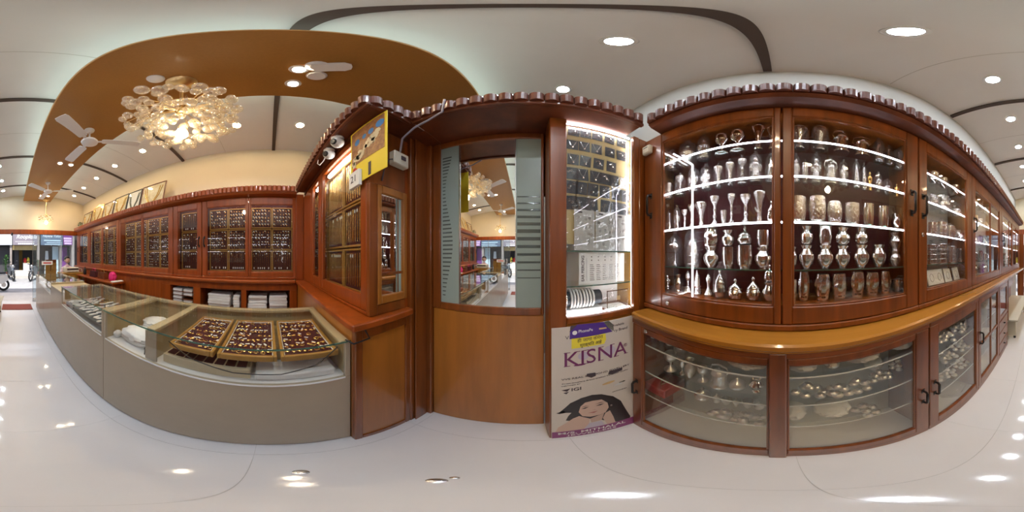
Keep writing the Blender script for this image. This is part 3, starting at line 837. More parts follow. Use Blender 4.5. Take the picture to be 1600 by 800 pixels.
for z, ks in ((2.06, ('ball', 'cup', 'cup', 'goblet', 'cup')), (1.85, ('goblet', 'cup', 'goblet', 'cup', 'goblet')), (1.64, ('cone', 'cone', 'cup', 'cone', 'cup')), (1.445, ('lidpot', 'box_stack', 'bowl', 'box_stack', 'lidpot')), (1.299, ('bowl', 'kalash', 'bowl', 'kalash', 'bowl'))):
    nm = {2.06: 'top shelf', 1.85: 'second shelf', 1.64: 'third shelf', 1.445: 'fourth shelf', 1.299: 'bottom board'}[z]
    for i, kd in enumerate(ks):
        item(kd, -1.50 - i * .155, z, .20, random.uniform(.08, .12), .042, '%s, %s from the back, %s of the two-pane cabinet' % (NICE[kd], ORD[i], nm), G3, i % 2 == 0)
    for i in range(4):
        kd = ks[(i * 2) % 5]
        item(kd, -2.62 - i * .36, z, .20, random.uniform(.09, .13), .055, '%s, %s from the back, %s of the street-end cabinet' % (NICE[kd], ORD[i], nm), G3, False)
# ---- lower cabinet contents
G4 = 'silver in the lower cabinets'
WA, WB = 'wide lower cabinet\'s left pane', 'wide lower cabinet\'s right pane'
row([(1022, 'figurine', .085, .022, 0, 'silver_satin'), (1034, 'trumpet', .09, .022, 0, 'silver_satin'), (1048, 'cone', .09, .025, 0, 'silver_satin'), (1064, 'figurine', .09, .026, 0, 'silver_satin'), (1084, 'lidpot', .09, .045, 0, 'silver_satin'), (1110, 'bowl', .085, .06, 0, 'silver_satin')], .97, .14, 'top shelf behind ' + WA, G4)
row([(1048, 'goblet', .13, .034, 0, 'silver_satin'), (1066, 'goblet', .105, .032, 0), (1078, 'kalash', .13, .055, 0, 'silver_satin'), (1098, 'goblet', .105, .034, 0, 'silver_satin'), (1124, 'lantern', .13, .05, 0, 'silver_satin'), (1152, 'lidpot', .08, .042, 0, 'silver_satin'), (1182, 'vase', .09, .030, 0)], .75, .15, 'middle shelf behind ' + WA, G4)
row([(1098, 'lidpot', .11, .05, 0, 'silver_satin'), (1120, 'lidpot', .09, .035, 0, 'silver_satin'), (1135, 'bowl', .06, .04, 0, 'silver_satin'), (1150, 'ball', .08, .02, 0, 'silver_satin'), (1168, 'bowl', .07, .04, 0, 'silver_satin'), (1186, 'lidpot', .07, .035, 0, 'silver_satin')], .51, .19, 'lowest shelf behind ' + WA, G4)
# red gift box
t = thing('gift_box', 'bright red gift box in clear wrap behind the left pane of the wide lower cabinet', 'box', (.15, .58, .511), FR)
yb = Ry(1036, .15)
part(MB().box(.07, .25, yb - .085, yb + .07, .511, .60, .006), 'box_body', 'red', t)
part(MB().tube([(.10, yb - .03, .603), (.14, yb, .612), (.18, yb + .02, .604), (.16, yb - .03, .606)], .008, 8, True), 'foil_rosette', 'gold', t)
part(MB().box(.066, .254, yb - .089, yb + .074, .511, .62).xf(I4), 'clear_wrap', 'wrap', t)
# soft wrapped bundles on the top shelf, right pane
def bundle(px, z, w, rx, ry, rz, lab, mat='white_soft', frame=FR, y=None):
    yy = Ry(px, w) if y is None else y
    rnd = random.Random(int(px * 7 + z * 100))
    m = MB().sphere((0, 0, 0), 1, 34, 20)
    vs = []
    for x, y_, z_ in m.v:
        pv = Vector((x, y_, z_)) + Vector((px, px * .7, z))
        k = 1 + .20 * noise.noise(pv * 2.2) + .16 * (1 - 2 * abs(noise.noise(pv * 4.5))) - .06
        zz = max(z_, -.75)
        vs.append((x * k * rx, y_ * k * ry, (zz + .75) * rz * .57))
    m.v = vs
    ob = link('wrapped_bundle', m.mesh('wrapped_bundle', mat))
    ob.matrix_world = frame @ Matrix.Translation((w, yy, z + .001))
    return tag(ob, lab, 'bundle', 'soft white wrapped bundles')
bundle(1252, .97, .14, .08, .085, .12, 'large white wrapped bundle at the left end of the top shelf, right pane')
bundle(1345, .97, .14, .08, .10, .10, 'flat white wrapped bundle in the middle of the top shelf, right pane')
bundle(1404, .97, .14, .08, .085, .12, 'plump white wrapped bundle at the right end of the top shelf, right pane')
bundle(1172, .97, .14, .08, .09, .09, 'pleated white wrapped bundle at the right end of the top shelf, left pane')
bundle(1240, .51, .15, .07, .05, .10, 'white wrapped bundle on the lowest shelf beside the central post')
bundle(1300, .51, .16, .08, .08, .07, 'thin cloudy wrapped bundle on the lowest shelf behind the right pane')
bundle(1365, .75, .26, .05, .05, .09, 'small cloudy wrapped bundle at the back of the middle shelf, right pane')
row([(1300, 'lidpot', .06, .028, 0, SC)], .97, .10, 'top shelf front, ' + WB, G4)
# heaps of small bowls (each its own object)
def heap(px, z, w, n, spread, r, lab, kinds=('bowl',), frame=FR, y=None):
    yy = Ry(px, w) if y is None else y
    rnd = random.Random(px * 3 + int(z * 100))
    pts = []
    for lay in range(3):
        tries = 0
        while tries < 200 and len(pts) < n:
            tries += 1
            a = rnd.uniform(0, 2 * PI); q = spread * math.sqrt(rnd.random()) * (1 - .33 * lay)
            p = (q * math.cos(a) * .75, q * math.sin(a), lay * r * .95)
            if all((p[0] - o[0]) ** 2 + (p[1] - o[1]) ** 2 > (1.9 * r) ** 2 or abs(p[2] - o[2]) > .1 * r for o in pts): pts.append(p)
    for i, p in enumerate(pts):
        ob = link('small_bowl', smesh('bowl', 'silver_satin'))
        ob.matrix_world = frame @ Matrix.Translation((w + p[0], yy + p[1], z + p[2] + .001 + r * .8)) @ Matrix.Rotation(PI, 4, 'X') @ Matrix.Diagonal((r, r, r * .8, 1))
        tag(ob, lab, 'bowl', lab)
heap(1266, .75, .15, 10, .065, .024, 'small upturned silver bowl of the heap nearest the central post')
heap(1303, .75, .12, 11, .065, .024, 'small upturned silver bowl of the second heap from the central post')
heap(1340, .75, .13, 11, .06, .023, 'small upturned silver bowl of the third heap from the central post')
heap(1378, .75, .15, 11, .06, .022, 'small upturned silver bowl of the fourth heap from the central post')
heap(1402, .75, .20, 9, .055, .021, 'small upturned silver bowl of the heap nearest the right door handle')
heap(1132, .51, .09, 9, .06, .023, 'small upturned silver bowl of the heap on the lowest shelf below the lantern')
heap(1172, .51, .09, 9, .06, .023, 'small upturned silver bowl of the lowest-shelf heap left of the central post')
heap(1350, .51, .10, 9, .06, .023, 'small upturned silver bowl of the lowest-shelf heap right of the cloudy bundle')
for z, nm in ((.84, 'upper'), (.645, 'middle'), (.43, 'lower')):
    heap(1478, z, .14, 14, .09, .024, 'small upturned silver bowl, back end of the single-pane lower cabinet\'s %s shelf' % nm)
    heap(1500, z, .14, 14, .09, .024, 'small upturned silver bowl, middle of the single-pane lower cabinet\'s %s shelf' % nm)
row([(1509, 'cone', .09, .018, 0), (1514, 'cone', .10, .018, 0), (1519, 'cone', .09, .018, 0)], .84, .10, 'upper shelf of the single-pane lower cabinet', G4)
bundle(1490, .101, .15, .10, .17, .12, 'crumpled clear bundle on the floor of the single-pane lower cabinet', 'wrap')
bundle(1545, .80, .17, .09, .13, .12, 'white wrapped bundle on the upper shelf of the last lower cabinet')
bundle(1540, .40, .17, .09, .13, .12, 'white wrapped bundle on the lower shelf of the last lower cabinet')
# ------------------------------------------------------------------ back: mirror door, lit niche, poster
def xz_bars(m, x0, x1, z0, z1, gx0, gx1, gz0, gz1, y0, y1, b=.004):
    m.box(x0, gx0, y0, y1, z0, z1, b); m.box(gx1, x1, y0, y1, z0, z1, b)
    m.box(gx0, gx1, y0 + .001, y1, z0, gz0, b); m.box(gx0, gx1, y0 + .001, y1, gz1, z1, b)
    return m
YD = .885
dr = struct(xz_bars(MB(), -.56, .105, 1.16, 2.335, -.505, .09, 1.205, 2.285, YD, YD + .05), 'door_1', 'wood_v', (-.2, YD, 0), label='wooden door with a mirror between two frosted glass strips')
part(MB().box(-.56, .105, YD + .008, YD + .05, .004, 1.158, .004), 'lower_panel', 'wood_orange', dr)
part(MB().box(-.381, -.376, YD + .006, YD + .03, 1.205, 2.285).box(-.053, -.048, YD + .006, YD + .03, 1.205, 2.285), 'chrome_bead', 'steel', dr)
part(MB().box(-.376, -.053, YD + .014, YD + .018, 1.205, 2.285), 'mirror', 'mirror', dr, 'tall clear mirror reflecting the shop')
for x0, x1, nm in ((-.505, -.381, 'left'), (-.048, .09, 'right')):
    p = part(MB().box(x0, x1, YD + .012, YD + .016, 1.205, 2.285), 'frosted_strip', 'frosted', dr, 'frosted glass strip with clear bars')
    m = MB()
    z = 1.25
    k = 0
    while z < 2.2:
        if nm == 'left':
            d = .5 + .5 * math.sin(z * 9)
            m.box(x0 + .012, x0 + .03 + .05 * d, YD + .0105, YD + .0115, z, z + .006 + .004 * d)
            z += .026
        else:
            f = max(0, 1 - abs(z - 1.62) / .25)
            if f > 0: m.box(x0 + .006, x1 - .004, YD + .0105, YD + .0115, z, z + .005 + .016 * f)
            z += .042
    part(m, 'clear_bars', 'frost_line', p)
struct(MB().box(-.605, -.562, YD - .02, YD + .06, .0, 2.335, .006), 'trim_5', 'wood_v', (-.58, YD, 0))
struct(MB().box(.614, .70, .724, .80, .0, 2.335, .003), 'trim_9', 'wood_v', (.65, .75, 0))
struct(MB().box(-2.16, -2.06, .352, .448, .0, 2.335, .003), 'trim_20', 'wood_left', (-2.1, .4, 0))
struct(MB().box(-.645, -.607, .7205, YD + .05, 0, 2.335, .006).box(-.60, -.592, .75, YD - .022, .0, 2.335, .003), 'trim_6', 'wood_v', (-.62, .8, 0))

YN = .72
ni = thing('display_niche', 'tall wooden niche cabinet lined with glowing LED strips beside the mirror door', 'cabinet', (.35, YN, 0))
m = MB().box(.11, .19, YN, YN + .03, .002, 2.335, .005).box(.11, .13, YN + .03, YD - .005, .002, 2.335).box(.57, .61, YN, YN + .03, 1.16, 2.335, .004)
m.box(.19, .57, YN, YN + .03, 1.165, 1.20, .004).box(.60, .615, YN + .03, .93, .002, 2.335)
m.box(.13, .60, YN + .03, .93, 1.165, 1.195)
part(m, 'carcass', 'wood_v', ni)
part(MB().box(.19, .60, YN + .012, YN + .03, .01, 1.163), 'lower_panel', 'wood_orange', ni)
part(MB().box(.13, .60, .93, .94, 1.165, 2.336), 'back_lining', 'white', ni)
part(MB().box(.131, .136, YN + .032, .93, 1.196, 2.335).box(.592, .599, YN + .032, .93, 1.196, 2.335), 'side_lining', 'wood_gold', ni)
part(MB().box(.137, .59, .785, .793, 1.56, 2.33), 'display_board', 'golden_board', ni)
for z in (1.527, 1.352):
    s = part(MB().box(.14, .588, YN + .036, .92, z - .006, z), 'shelf', 'glass_shelf', ni)
    part(MB().box(.14, .588, YN + .0345, YN + .0358, z - .006, z), 'glass_edge', 'glass_edge', s)
part(MB().box(.195, .565, YN + .034, YN + .042, 2.322, 2.332), 'led_top', 'led_case', ni, 'glowing LED strip')
part(MB().box(.576, .584, YN + .0305, YN + .036, 1.21, 2.32), 'led_side', 'led_case', ni, 'glowing LED strip')
part(MB().box(.195, .565, YN + .034, YN + .042, 1.197, 1.203), 'led_base', 'led_case', ni, 'glowing LED strip')
part(MB().box(.191, .569, YN + .006, YN + .010, 1.201, 2.334), 'glass_pane', 'glass', ni)
for z in (2.10, 1.95, 1.76):
    part(MB().box(.575, .59, .76, .775, z, z + .014, .002), 'shelf_clip', 'steel', ni)
def X_at(px, Y):
    return Y * math.tan(R((px - 820) * .225))
# earring and chain cards pinned to the board
rows_ = [(2.283, [(897, 0), (916, 0), (934, 0), (953, 0), (972, 0)]), (2.165, [(895, 1), (914, 1), (933, 1), (954, 0), (972, 0)]), (2.052, [(896, 1), (915, 1), (936, 0), (956, 0)]),
         (1.955, [(894, 2), (912, 1), (931, 1), (947, 0), (961, 2), (977, 3)]), (1.868, [(893, 2), (909, 2), (927, 2), (946, 2), (964, 0), (979, 0)]), (1.778, [(893, 2), (910, 2), (927, 2), (947, 2), (963, 0), (977, 0)])]
RN = ['top', 'second', 'third', 'fourth', 'fifth', 'bottom']
for ri, (z, cs) in enumerate(rows_):
    for ci, (px, kd) in enumerate(cs):
        x = X_at(px, .775); hw = .030; hh = .038
        lab = '%s bagged jewellery card in the lit niche, %s row, %s from the left' % ('white' if kd == 3 else 'dark', RN[ri], ORD[ci])
        t = thing('jewellery_card', lab, 'card', (x, .778, z - hh), group='jewellery cards in the lit niche')
        t.rotation_euler = (0, random.uniform(-.06, .06), 0)
        part(MB().box(x - hw, x + hw, .7815, .784, z - hh, z + hh), 'card', 'paper' if kd == 3 else 'card_dark', t)
        j = MB()
        if kd == 1:
            j.tube([(x - .022, .780, z + .033), (x - .008, .780, z - .006), (x, .780, z - .014), (x + .008, .780, z - .006), (x + .022, .780, z + .033)], .0014, 5)
            j.sphere((x, .779, z - .022), .006, 8, 5)
        elif kd == 0:
            j.tube([(x - .02, .780, z + .01), (x, .780, z + .02), (x + .02, .780, z - .01), (x - .01, .780, z - .02)], .0025, 5)
            j.sphere((x + .005, .779, z), .006, 8, 5)
        else:
            for q in range(3):
                a, b = random.uniform(-.02, .02), random.uniform(-.028, .024)
                j.tube([(x + a + .006 * math.cos(u), .780, z + b + .006 * math.sin(u)) for u in [2 * PI * i / 10 for i in range(10)]], .0018, 5, True)
        part(j, 'jewellery', 'silver', t, kind='stuff')
        b = MB().box(x - hw - .003, x + hw + .003, .7765, .7775, z - hh - .004, z + hh + .006)
        part(b, 'clear_bag', 'wrap', t)
# three grey packets standing on the upper glass shelf
for i, (a, b) in enumerate(((897, 931), (931, 963), (962, 986))):
    x0, x1 = X_at(a, .765), X_at(b, .765)
    t = thing('accessory_packet', 'translucent grey packet of small earrings on the upper niche shelf, %s from the left' % ORD[i], 'packet', ((x0 + x1) / 2, .77, 1.528), group='packets on the upper niche shelf')
    part(MB().box(x0 + .003, x1 - .003, .772, .776, 1.5285, 1.74, .001), 'sheet', 'paper', t)
    part(MB().box(x0 + .02, x0 + .045, .770, .7715, 1.722, 1.730), 'tab', 'ink', t)
    j = MB()
    for q in range(14):
        u, v = random.uniform(x0 + .015, x1 - .015), random.uniform(1.55, 1.71)
        j.tube([(u + .005 * math.cos(e), .7705, v + .006 * math.sin(e)) for e in [2 * PI * k / 8 for k in range(8)]], .001, 4, True)
    part(j, 'earrings', 'steel', t, kind='stuff')
    part(MB().box(x0 + .001, x1 - .001, .7665, .7675, 1.5285, 1.745), 'clear_sleeve', 'wrap', t)
# ear piercing card
t = thing('piercing_card', 'white printed ear piercing card standing on the lower niche shelf', 'card', (.37, .78, 1.353))
x0, x1 = X_at(905, .78), X_at(976, .78)
part(MB().box(x0, x1, .785, .789, 1.3535, 1.517, .001), 'sheet', 'paper', t)
MV = Matrix.Rotation(R(90), 4, 'X')
lettering('EAR PIERCING', .021, 'ink', t, Matrix.Translation((x0 + .022, .7845, 1.435)) @ MV @ Matrix.Rotation(R(90), 4, 'Z'), bold=.0004)
m = MB()
for i in range(9):
    for k in range(5):
        m.box(x0 + .06 + k * .038, x0 + .06 + k * .038 + random.uniform(.018, .03), .7842, .785, 1.372 + i * .010, 1.3745 + i * .010)
for k in range(4):
    for e in (0, 1): m.sphere((x0 + .07 + k * .04, .7845, 1.478 + e * .018), .004, 6, 4)
part(m, 'printed_lines', 'steel', t)
part(MB().box(x0 + .028 + .012, x0 + .045, .7842, .785, 1.37, 1.49), 'subtitle', 'grout', t)
# bangle roll and frosted box on the niche floor
t = thing('bangle_roll', 'grey roll holding white bangles on the floor of the lit niche', 'bangles', (.28, .79, 1.197))
def xcyl(m, x0, x1, y, z, r, seg=22):
    k = MB().lathe([(0, 0), (r, 0), (r, x1 - x0), (0, x1 - x0)], seg).xf(Matrix.Translation((x0, y, z)) @ Matrix.Rotation(PI / 2, 4, 'Y'))
    m.v and None
    return m.add(k.v, k.f, True)
part(xcyl(MB(), .16, .40, .815, 1.272, .040), 'roll', 'card_dark', t)
for i, x in enumerate((.20, .23, .245, .262, .278, .296, .312, .33, .347)):
    part(MB().tube([(x, .815 + .048 * math.cos(a), 1.272 + .048 * math.sin(a)) for a in [2 * PI * q / 20 for q in range(20)]], .0055, 7, True), 'bangle', 'white' if i else 'silver', t)
part(MB().box(.16, .40, .775, .855, 1.1965, 1.222, .003), 'cradle', 'white', t)
t = thing('clear_box', 'clear lidded box with an orange mark on the floor of the lit niche', 'box', (.49, .79, 1.197))
part(MB().box(.42, .565, .765, .87, 1.1965, 1.30, .004), 'box_body', 'wrap', t)
part(MB().box(.425, .56, .775, .865, 1.1975, 1.202), 'liner', 'paper', t)
part(MB().box(.42, .565, .762, .764, 1.305, 1.31).box(.42, .425, .762, .764, 1.20, 1.305), 'rim', 'steel', t)
part(MB().box(.485, .505, .7628, .7645, 1.25, 1.275), 'orange_mark', 'beige_ring', t)

# advertising poster on the lower half of the niche cabinet
YP = YN - .006
po = thing('poster', 'large advertising poster with a dark-haired woman below the lit niche', 'poster', (.33, YP, .01))
PX0_, PX1_ = .118, .565
part(MB().box(PX0_, PX1_, YP, YP + .004, .008, 1.155, .001), 'sheet', 'poster', po)
def flat(poly, lay, mat, name, parent=po, label=None):
    return part(MB().prism(poly, 1, YP - .0004 * lay, YP - .0004 * (lay - 1)), name, mat, parent, label)
def pt(px, py):   # poster point from its place on the poster plane
    a = R((px - 820) * .225); d = YP / math.cos(a)
    return (YP * math.tan(a), EYE + d * math.tan(R((400 - py) * .225)))
def ell(cx, cz, rx, rz, n=24, rot=0):
    return [(cx + rx * math.cos(a) * math.cos(rot) - rz * math.sin(a) * math.sin(rot), cz + rx * math.cos(a) * math.sin(rot) + rz * math.sin(a) * math.cos(rot)) for a in [2 * PI * i / n for i in range(n)]]
def on(px, py, lay):
    x, z = pt(px, py)
    return Matrix.Translation((x, YP - .0004 * lay - .0003, z)) @ MV
# lilac discs behind the name
for px, py, r in ((912, 556, .028), (952, 548, .036)):
    x, z = pt(px, py)
    flat(ell(x, z, r, r), 1, 'lilac', 'pale_disc')
def span(a, b): return pt(b, 500)[0] - pt(a, 500)[0]
def mid(a, b, py, lay):
    x = (pt(a, 500)[0] + pt(b, 500)[0]) / 2
    pxm = 820 + math.degrees(math.atan(x / YP)) / .225
    return on(pxm, py, lay)
kis = lettering('KISNA', .142, 'purple_ink', po, mid(882, 979, 555, 2), fit=span(882, 979))
xk, zk = pt(882, 555); wk = span(882, 979)
_, zt = pt(930, 545.5); zc_ = mid(882, 979, 555, 2).translation.z
kz = [v.co.y for v in kis.data.vertices]
m = MB()
for fx, w_, top in ((.035, .09, 1), (.035, .09, 0), (.19, .07, 1), (.215, .07, 0), (.305, .09, 1), (.305, .09, 0), (.545, .08, 1), (.545, .08, 0), (.735, .08, 1), (.81, .08, 0), (.985, .08, 0)):
    zz = zc_ + (max(kz) - .0045 if top else min(kz) + .0005)
    m.box(xk + wk * (fx - w_ / 2), xk + wk * (fx + w_ / 2), YP - .0012, YP - .0008, zz, zz + .004)
part(m, 'letter_serifs', 'purple_ink', po, kind='stuff')
lettering('®', .03, 'purple_ink', po, on(977, 539, 2))
x, z = pt(906, 570)
flat(ell(x, z, .03, .007), 2, 'purple_ink', 'swash')
# violet payment sticker and yellow camera notice
flat([pt(890, 530), pt(891, 511), pt(903, 507), pt(943, 503), pt(957, 518), pt(890, 530)][:5], 2, 'violet', 'violet_sticker', label='torn violet payment sticker')
flat([pt(890, 519), pt(892, 509), pt(902, 508), pt(895, 514)], 3, 'ink', 'torn_corner')
flat([pt(943, 503), pt(951, 501), pt(958, 507), pt(959, 517), pt(950, 512)], 3, 'steel', 'torn_corner')
x, z = pt(898, 520)
flat(ell(x, z, .012, .012), 3, 'white', 'white_badge')
lettering('PhonePe', .024, 'white', po, mid(904, 926, 516.5, 3), fit=span(904, 926))
flat([pt(936, 515), pt(936, 512.5), pt(947, 511), pt(948, 513)], 3, 'beige_ring', 'orange_tab')
flat([pt(893, 545), pt(893, 529), pt(946, 521), pt(947, 530), pt(944, 537)], 2, 'yellow_card', 'yellow_notice', label='yellow camera notice in black script')
lettering('ही जागा कॅमेरा', .028, 'ink', po, mid(902, 942, 529.5, 3), fit=span(902, 942))
lettering('सुरक्षित आहे', .028, 'ink', po, mid(906, 940, 537, 3), fit=span(906, 940))
lettering('V', .03, 'ink', po, on(886, 528, 2))
lettering('Available', .02, 'ink', po, mid(957, 975, 507, 2), fit=span(957, 975))
lettering('ry Brand', .024, 'ink', po, mid(960, 980, 514, 2), fit=span(960, 980))
lettering('VVS REAL DIAMOND JEWELLERY', .0205, 'ink', po, mid(877, 983, 583.5, 2), fit=span(877, 983))
lettering('Finest Jewellery Brand Crafted Collection Quality', .0125, 'ink', po, mid(878, 981, 590.5, 2), fit=span(878, 981))
flat([pt(916, 588), pt(917, 584), pt(930, 582), pt(931, 587), pt(924, 590)], 3, 'ink', 'scratched_patch')
flat([pt(950, 585), pt(952, 580), pt(972, 574), pt(972, 578), pt(958, 584)], 3, 'ink', 'scratched_patch')
lettering('IGI', .04, 'ink', po, mid(893, 908, 608, 2), fit=span(893, 908), bold=.0006)
lettering('CERTIFIED BY', .011, 'ink', po, mid(877, 907, 602, 2), fit=span(877, 907))
flat([pt(877, 610), pt(891, 607), pt(886, 612)], 2, 'ink', 'wing_mark')
flat([pt(880, 614), pt(889, 612), pt(885, 616)], 2, 'ink', 'wing_mark')
x, z = pt(951, 598)
flat(ell(x, z, .037, .011, rot=.1), 2, 'beige_ring', 'gold_jewel')
x, z = pt(966, 600)
flat(ell(x, z, .026, .010), 2, 'grout', 'silver_jewel')
x, z = pt(972, 596)
flat(ell(x, z, .020, .007), 2, 'steel', 'silver_jewel')
lettering('DIAMOND JEWELS', .010, 'ink', po, mid(957, 979, 609, 2), fit=span(957, 979))
# generic portrait: hair, arms, face
hair = [(873, 645), (882, 638), (891, 630), (908, 622), (925, 617), (940, 616), (958, 619), (970, 626), (977, 638), (985, 650), (983, 656), (960, 659), (935, 655), (905, 652), (892, 658), (884, 657), (888, 650), (893, 645), (886, 645)]
flat([pt(*p) for p in hair], 1, 'hair', 'hair')
flat([pt(*p) for p in [(869, 646), (880, 642), (884, 645), (874, 647)]], 1, 'hair', 'hair_strand')
flat([pt(*p) for p in [(868, 675), (872, 668), (895, 654), (905, 650), (922, 654), (920, 662), (912, 670)]], 2, 'skin', 'near_arm')
flat([pt(*p) for p in [(942, 653), (946, 645), (953, 641), (958, 650), (962, 660), (950, 664)]], 2, 'skin', 'far_hand')
flat([pt(*p) for p in [(912, 671), (920, 661), (940, 657), (946, 664)]], 2, 'lilac', 'dress')
flat([pt(*p) for p in [(922, 654), (944, 645), (940, 656), (924, 660)]], 2, 'skin_lo', 'neck')
flat([pt(*p) for p in [(904, 644), (907, 635), (914, 629), (926, 626), (940, 624), (949, 629), (951, 636), (946, 644), (936, 648), (922, 651), (910, 650)]], 3, 'skin', 'face')
flat([pt(*p) for p in [(908, 639), (914, 636.5), (920, 635.5), (914, 638.5)]], 4, 'hair', 'eye')
flat([pt(*p) for p in [(931, 634), (938, 631), (944, 630), (938, 633)]], 4, 'hair', 'eye')
flat([pt(*p) for p in [(908, 636.6), (914, 634.2), (920, 633.8), (914, 635)]], 4, 'hair', 'eyebrow')
flat([pt(*p) for p in [(930, 631.5), (938, 628.2), (945, 627.6), (938, 629.2)]], 4, 'hair', 'eyebrow')
flat([pt(*p) for p in [(926, 640.5), (929, 639.2), (932, 639.8), (929, 640.8)]], 4, 'skin_lo', 'nose')
flat([pt(*p) for p in [(919, 645), (927, 643), (934, 641.5), (928, 645)]], 4, 'lip', 'mouth')
x, z = pt(955, 633)
flat(ell(x, z, .006, .010), 4, 'steel', 'earring')
flat([(PX0_ + .002, .010), (PX1_ - .002, .010), (PX1_ - .002, .137), (PX0_ + .002, .137)], 3, 'purple_bar', 'purple_band')
xm = (pt(872, 500)[0] + pt(977, 500)[0]) / 2
lettering('M/S. MITHALAL', .056, 'paper', po, Matrix.Translation((xm, YP - .0019, .094)) @ MV, fit=span(872, 977), bold=.0006)
lettering('JEWELLERS', .040, 'paper', po, Matrix.Translation((xm - .01, YP - .0019, .044)) @ MV, fit=span(882, 960))

# ------------------------------------------------------------------ projecting partition cabinet
YPF = .45
pc = thing('low_partition_cabinet', 'red-brown lower cabinet projecting beside the jewellery counter', 'cabinet', (-1.3, .54, 0))
part(MB().box(-2.04, -.645, .362, .72, .002, 1.15, .004), 'carcass', 'wood_orange', pc)
part(MB().box(-.644, -.612, .36, .40, .0, 1.15, .004).box(-.644, -.612, .685, .72, .002, 1.15, .004).box(-.644, -.614, .40, .685, 1.09, 1.15, .003).box(-.644, -.614, .40, .685, .002, .06, .003), 'corner_posts', 'wood_v', pc)
part(MB().box(-.644, -.622, .40, .685, .06, 1.09), 'end_panel', 'wood_orange', pc)
single(MB().box(-2.04, -.585, .332, .72, 1.152, 1.192, .007), 'partition_worktop', 'wood_left', 'reddish wooden ledge on the projecting partition cabinet', 'worktop', (-1.3, .54, 1.152))
pu = thing('partition_cabinet', 'projecting glazed wall cabinet full of gold chains under two light tubes', 'cabinet', (-1.3, .58, 1.194))
m = MB().box(-2.095, -1.70, YPF, YPF + .03, 1.194, 2.298, .004)
m.box(-2.095, -.632, .70, .72, 1.194, 2.298).box(-2.095, -.66, YPF + .03, .70, 1.194, 1.25).box(-2.095, -.66, YPF + .03, .70, 2.28, 2.298)
part(m, 'carcass', 'wood_left', pu)
part(MB().box(-2.09, -.66, .690, .699, 1.25, 2.28).box(-2.094, -2.086, YPF + .031, .690, 1.25, 2.28), 'back_panel', 'velvet', pu)
def xdoor(parent, x0, x1, z0, z1, gx0, gx1, gz0, gz1, y, mat='wood_left'):
    d = part(xz_bars(MB(), x0, x1, z0, z1, gx0, gx1, gz0, gz1, y, y + .028), 'door', mat, parent)
    part(MB().box(gx0, gx1, y + .012, y + .016, gz0, gz1), 'glass_pane', 'glass', d)
    return d
xdoor(pu, -1.698, -1.385, 1.215, 2.296, -1.64, -1.44, 1.30, 2.25, YPF)
d2 = xdoor(pu, -1.383, -.66, 1.215, 2.296, -1.32, -.715, 1.30, 2.25, YPF)
part(MB().box(-1.698, -.66, YPF, YPF + .03, 1.194, 1.213, .003), 'sill', 'wood_left', pu)
for a, b in ((-1.63, -1.45), (-1.28, -.80)):
    part(MB().box(a, b, YPF + .034, YPF + .058, 2.205, 2.235, .004), 'light_tube', 'led_tube', pu, 'glowing white light tube')
# end face with framed mirror pane
part(MB().box(-.66, -.632, YPF, .70, 1.83 + .05, 2.298, .003).box(-.66, -.632, YPF, .50, 1.194, 1.88, .003).box(-.66, -.632, .50, .70, 1.194, 1.25, .003), 'end_panel', 'wood_v', pu)
fr = part(MB().box(-.66, -.628, .50, .525, 1.25, 1.88, .004).box(-.66, -.628, .685, .715, 1.25, 1.88, .004).box(-.66, -.628, .525, .685, 1.25, 1.295, .004).box(-.66, -.628, .525, .685, 1.835, 1.88, .004), 'mirror_frame', 'wood_orange', pu)
part(MB().box(-.645, -.641, .525, .685, 1.295, 1.835), 'mirror', 'mirror', fr)
part(MB().box(-.641, -.6385, .648, .652, 1.295, 1.835).box(-.641, -.6385, .525, .685, 1.40, 1.415), 'mirror_bars', 'wood_v', fr)
# chain panels inside
def chains(m, x0, x1, z0, z1, n, fn):
    for i in range(n):
        x = x0 + (i + .5) / n * (x1 - x0)
        fn(m, x, z0, z1)
cnt = 0
for (a, b, nm) in ((-1.96, -1.42, 'far'), (-1.41, -1.085, 'left'), (-1.075, -.80, 'middle'), (-.79, -.675, 'right')):
    for (z0, z1, zn) in ((1.86, 2.24, 'top'), (1.56, 1.85, 'middle'), (1.265, 1.55, 'bottom')):
        t = thing('chain_board', 'gold-framed board of gold chains in the partition cabinet, %s column, %s row' % (nm, zn), 'display board', ((a + b) / 2, .5500, z0), group='chain boards in the partition cabinet')
        part(MB().box(a + .001, b - .001, .5450, .5520, z0 + .001, z1 - .001), 'cloth', 'velvet', t)
        m = MB().box(a, a + .014, .5300, .5445, z0, z1, .002).box(b - .014, b, .5300, .5445, z0, z1, .002).box(a + .014, b - .014, .5300, .5445, z0, z0 + .014, .002).box(a + .014, b - .014, .5300, .5445, z1 - .014, z1, .002)
        part(m, 'frame', 'wood_gold', t)
        n = max(3, int((b - a) / .032))
        for i in range(n):
            x = a + .022 + (i + .5) / n * (b - a - .044)
            c = MB().tube([(x - .005, .5415, z1 - .03), (x - .004, .5405, z0 + .05 + random.uniform(0, .03)), (x, .5405, z0 + .035), (x + .004, .5405, z0 + .05), (x + .005, .5415, z1 - .03)], .0024, 5)
            part(c, 'chain', 'gold', t)
        m = MB()
        for i in range(n):
            x = a + .022 + (i + .5) / n * (b - a - .044)
            if random.random() < .5: m.box(x - .006, x + .006, .5370, .5390, z1 - .06, z1 - .04)
        if m.v: part(m, 'price_tags', 'paper', t, kind='stuff')
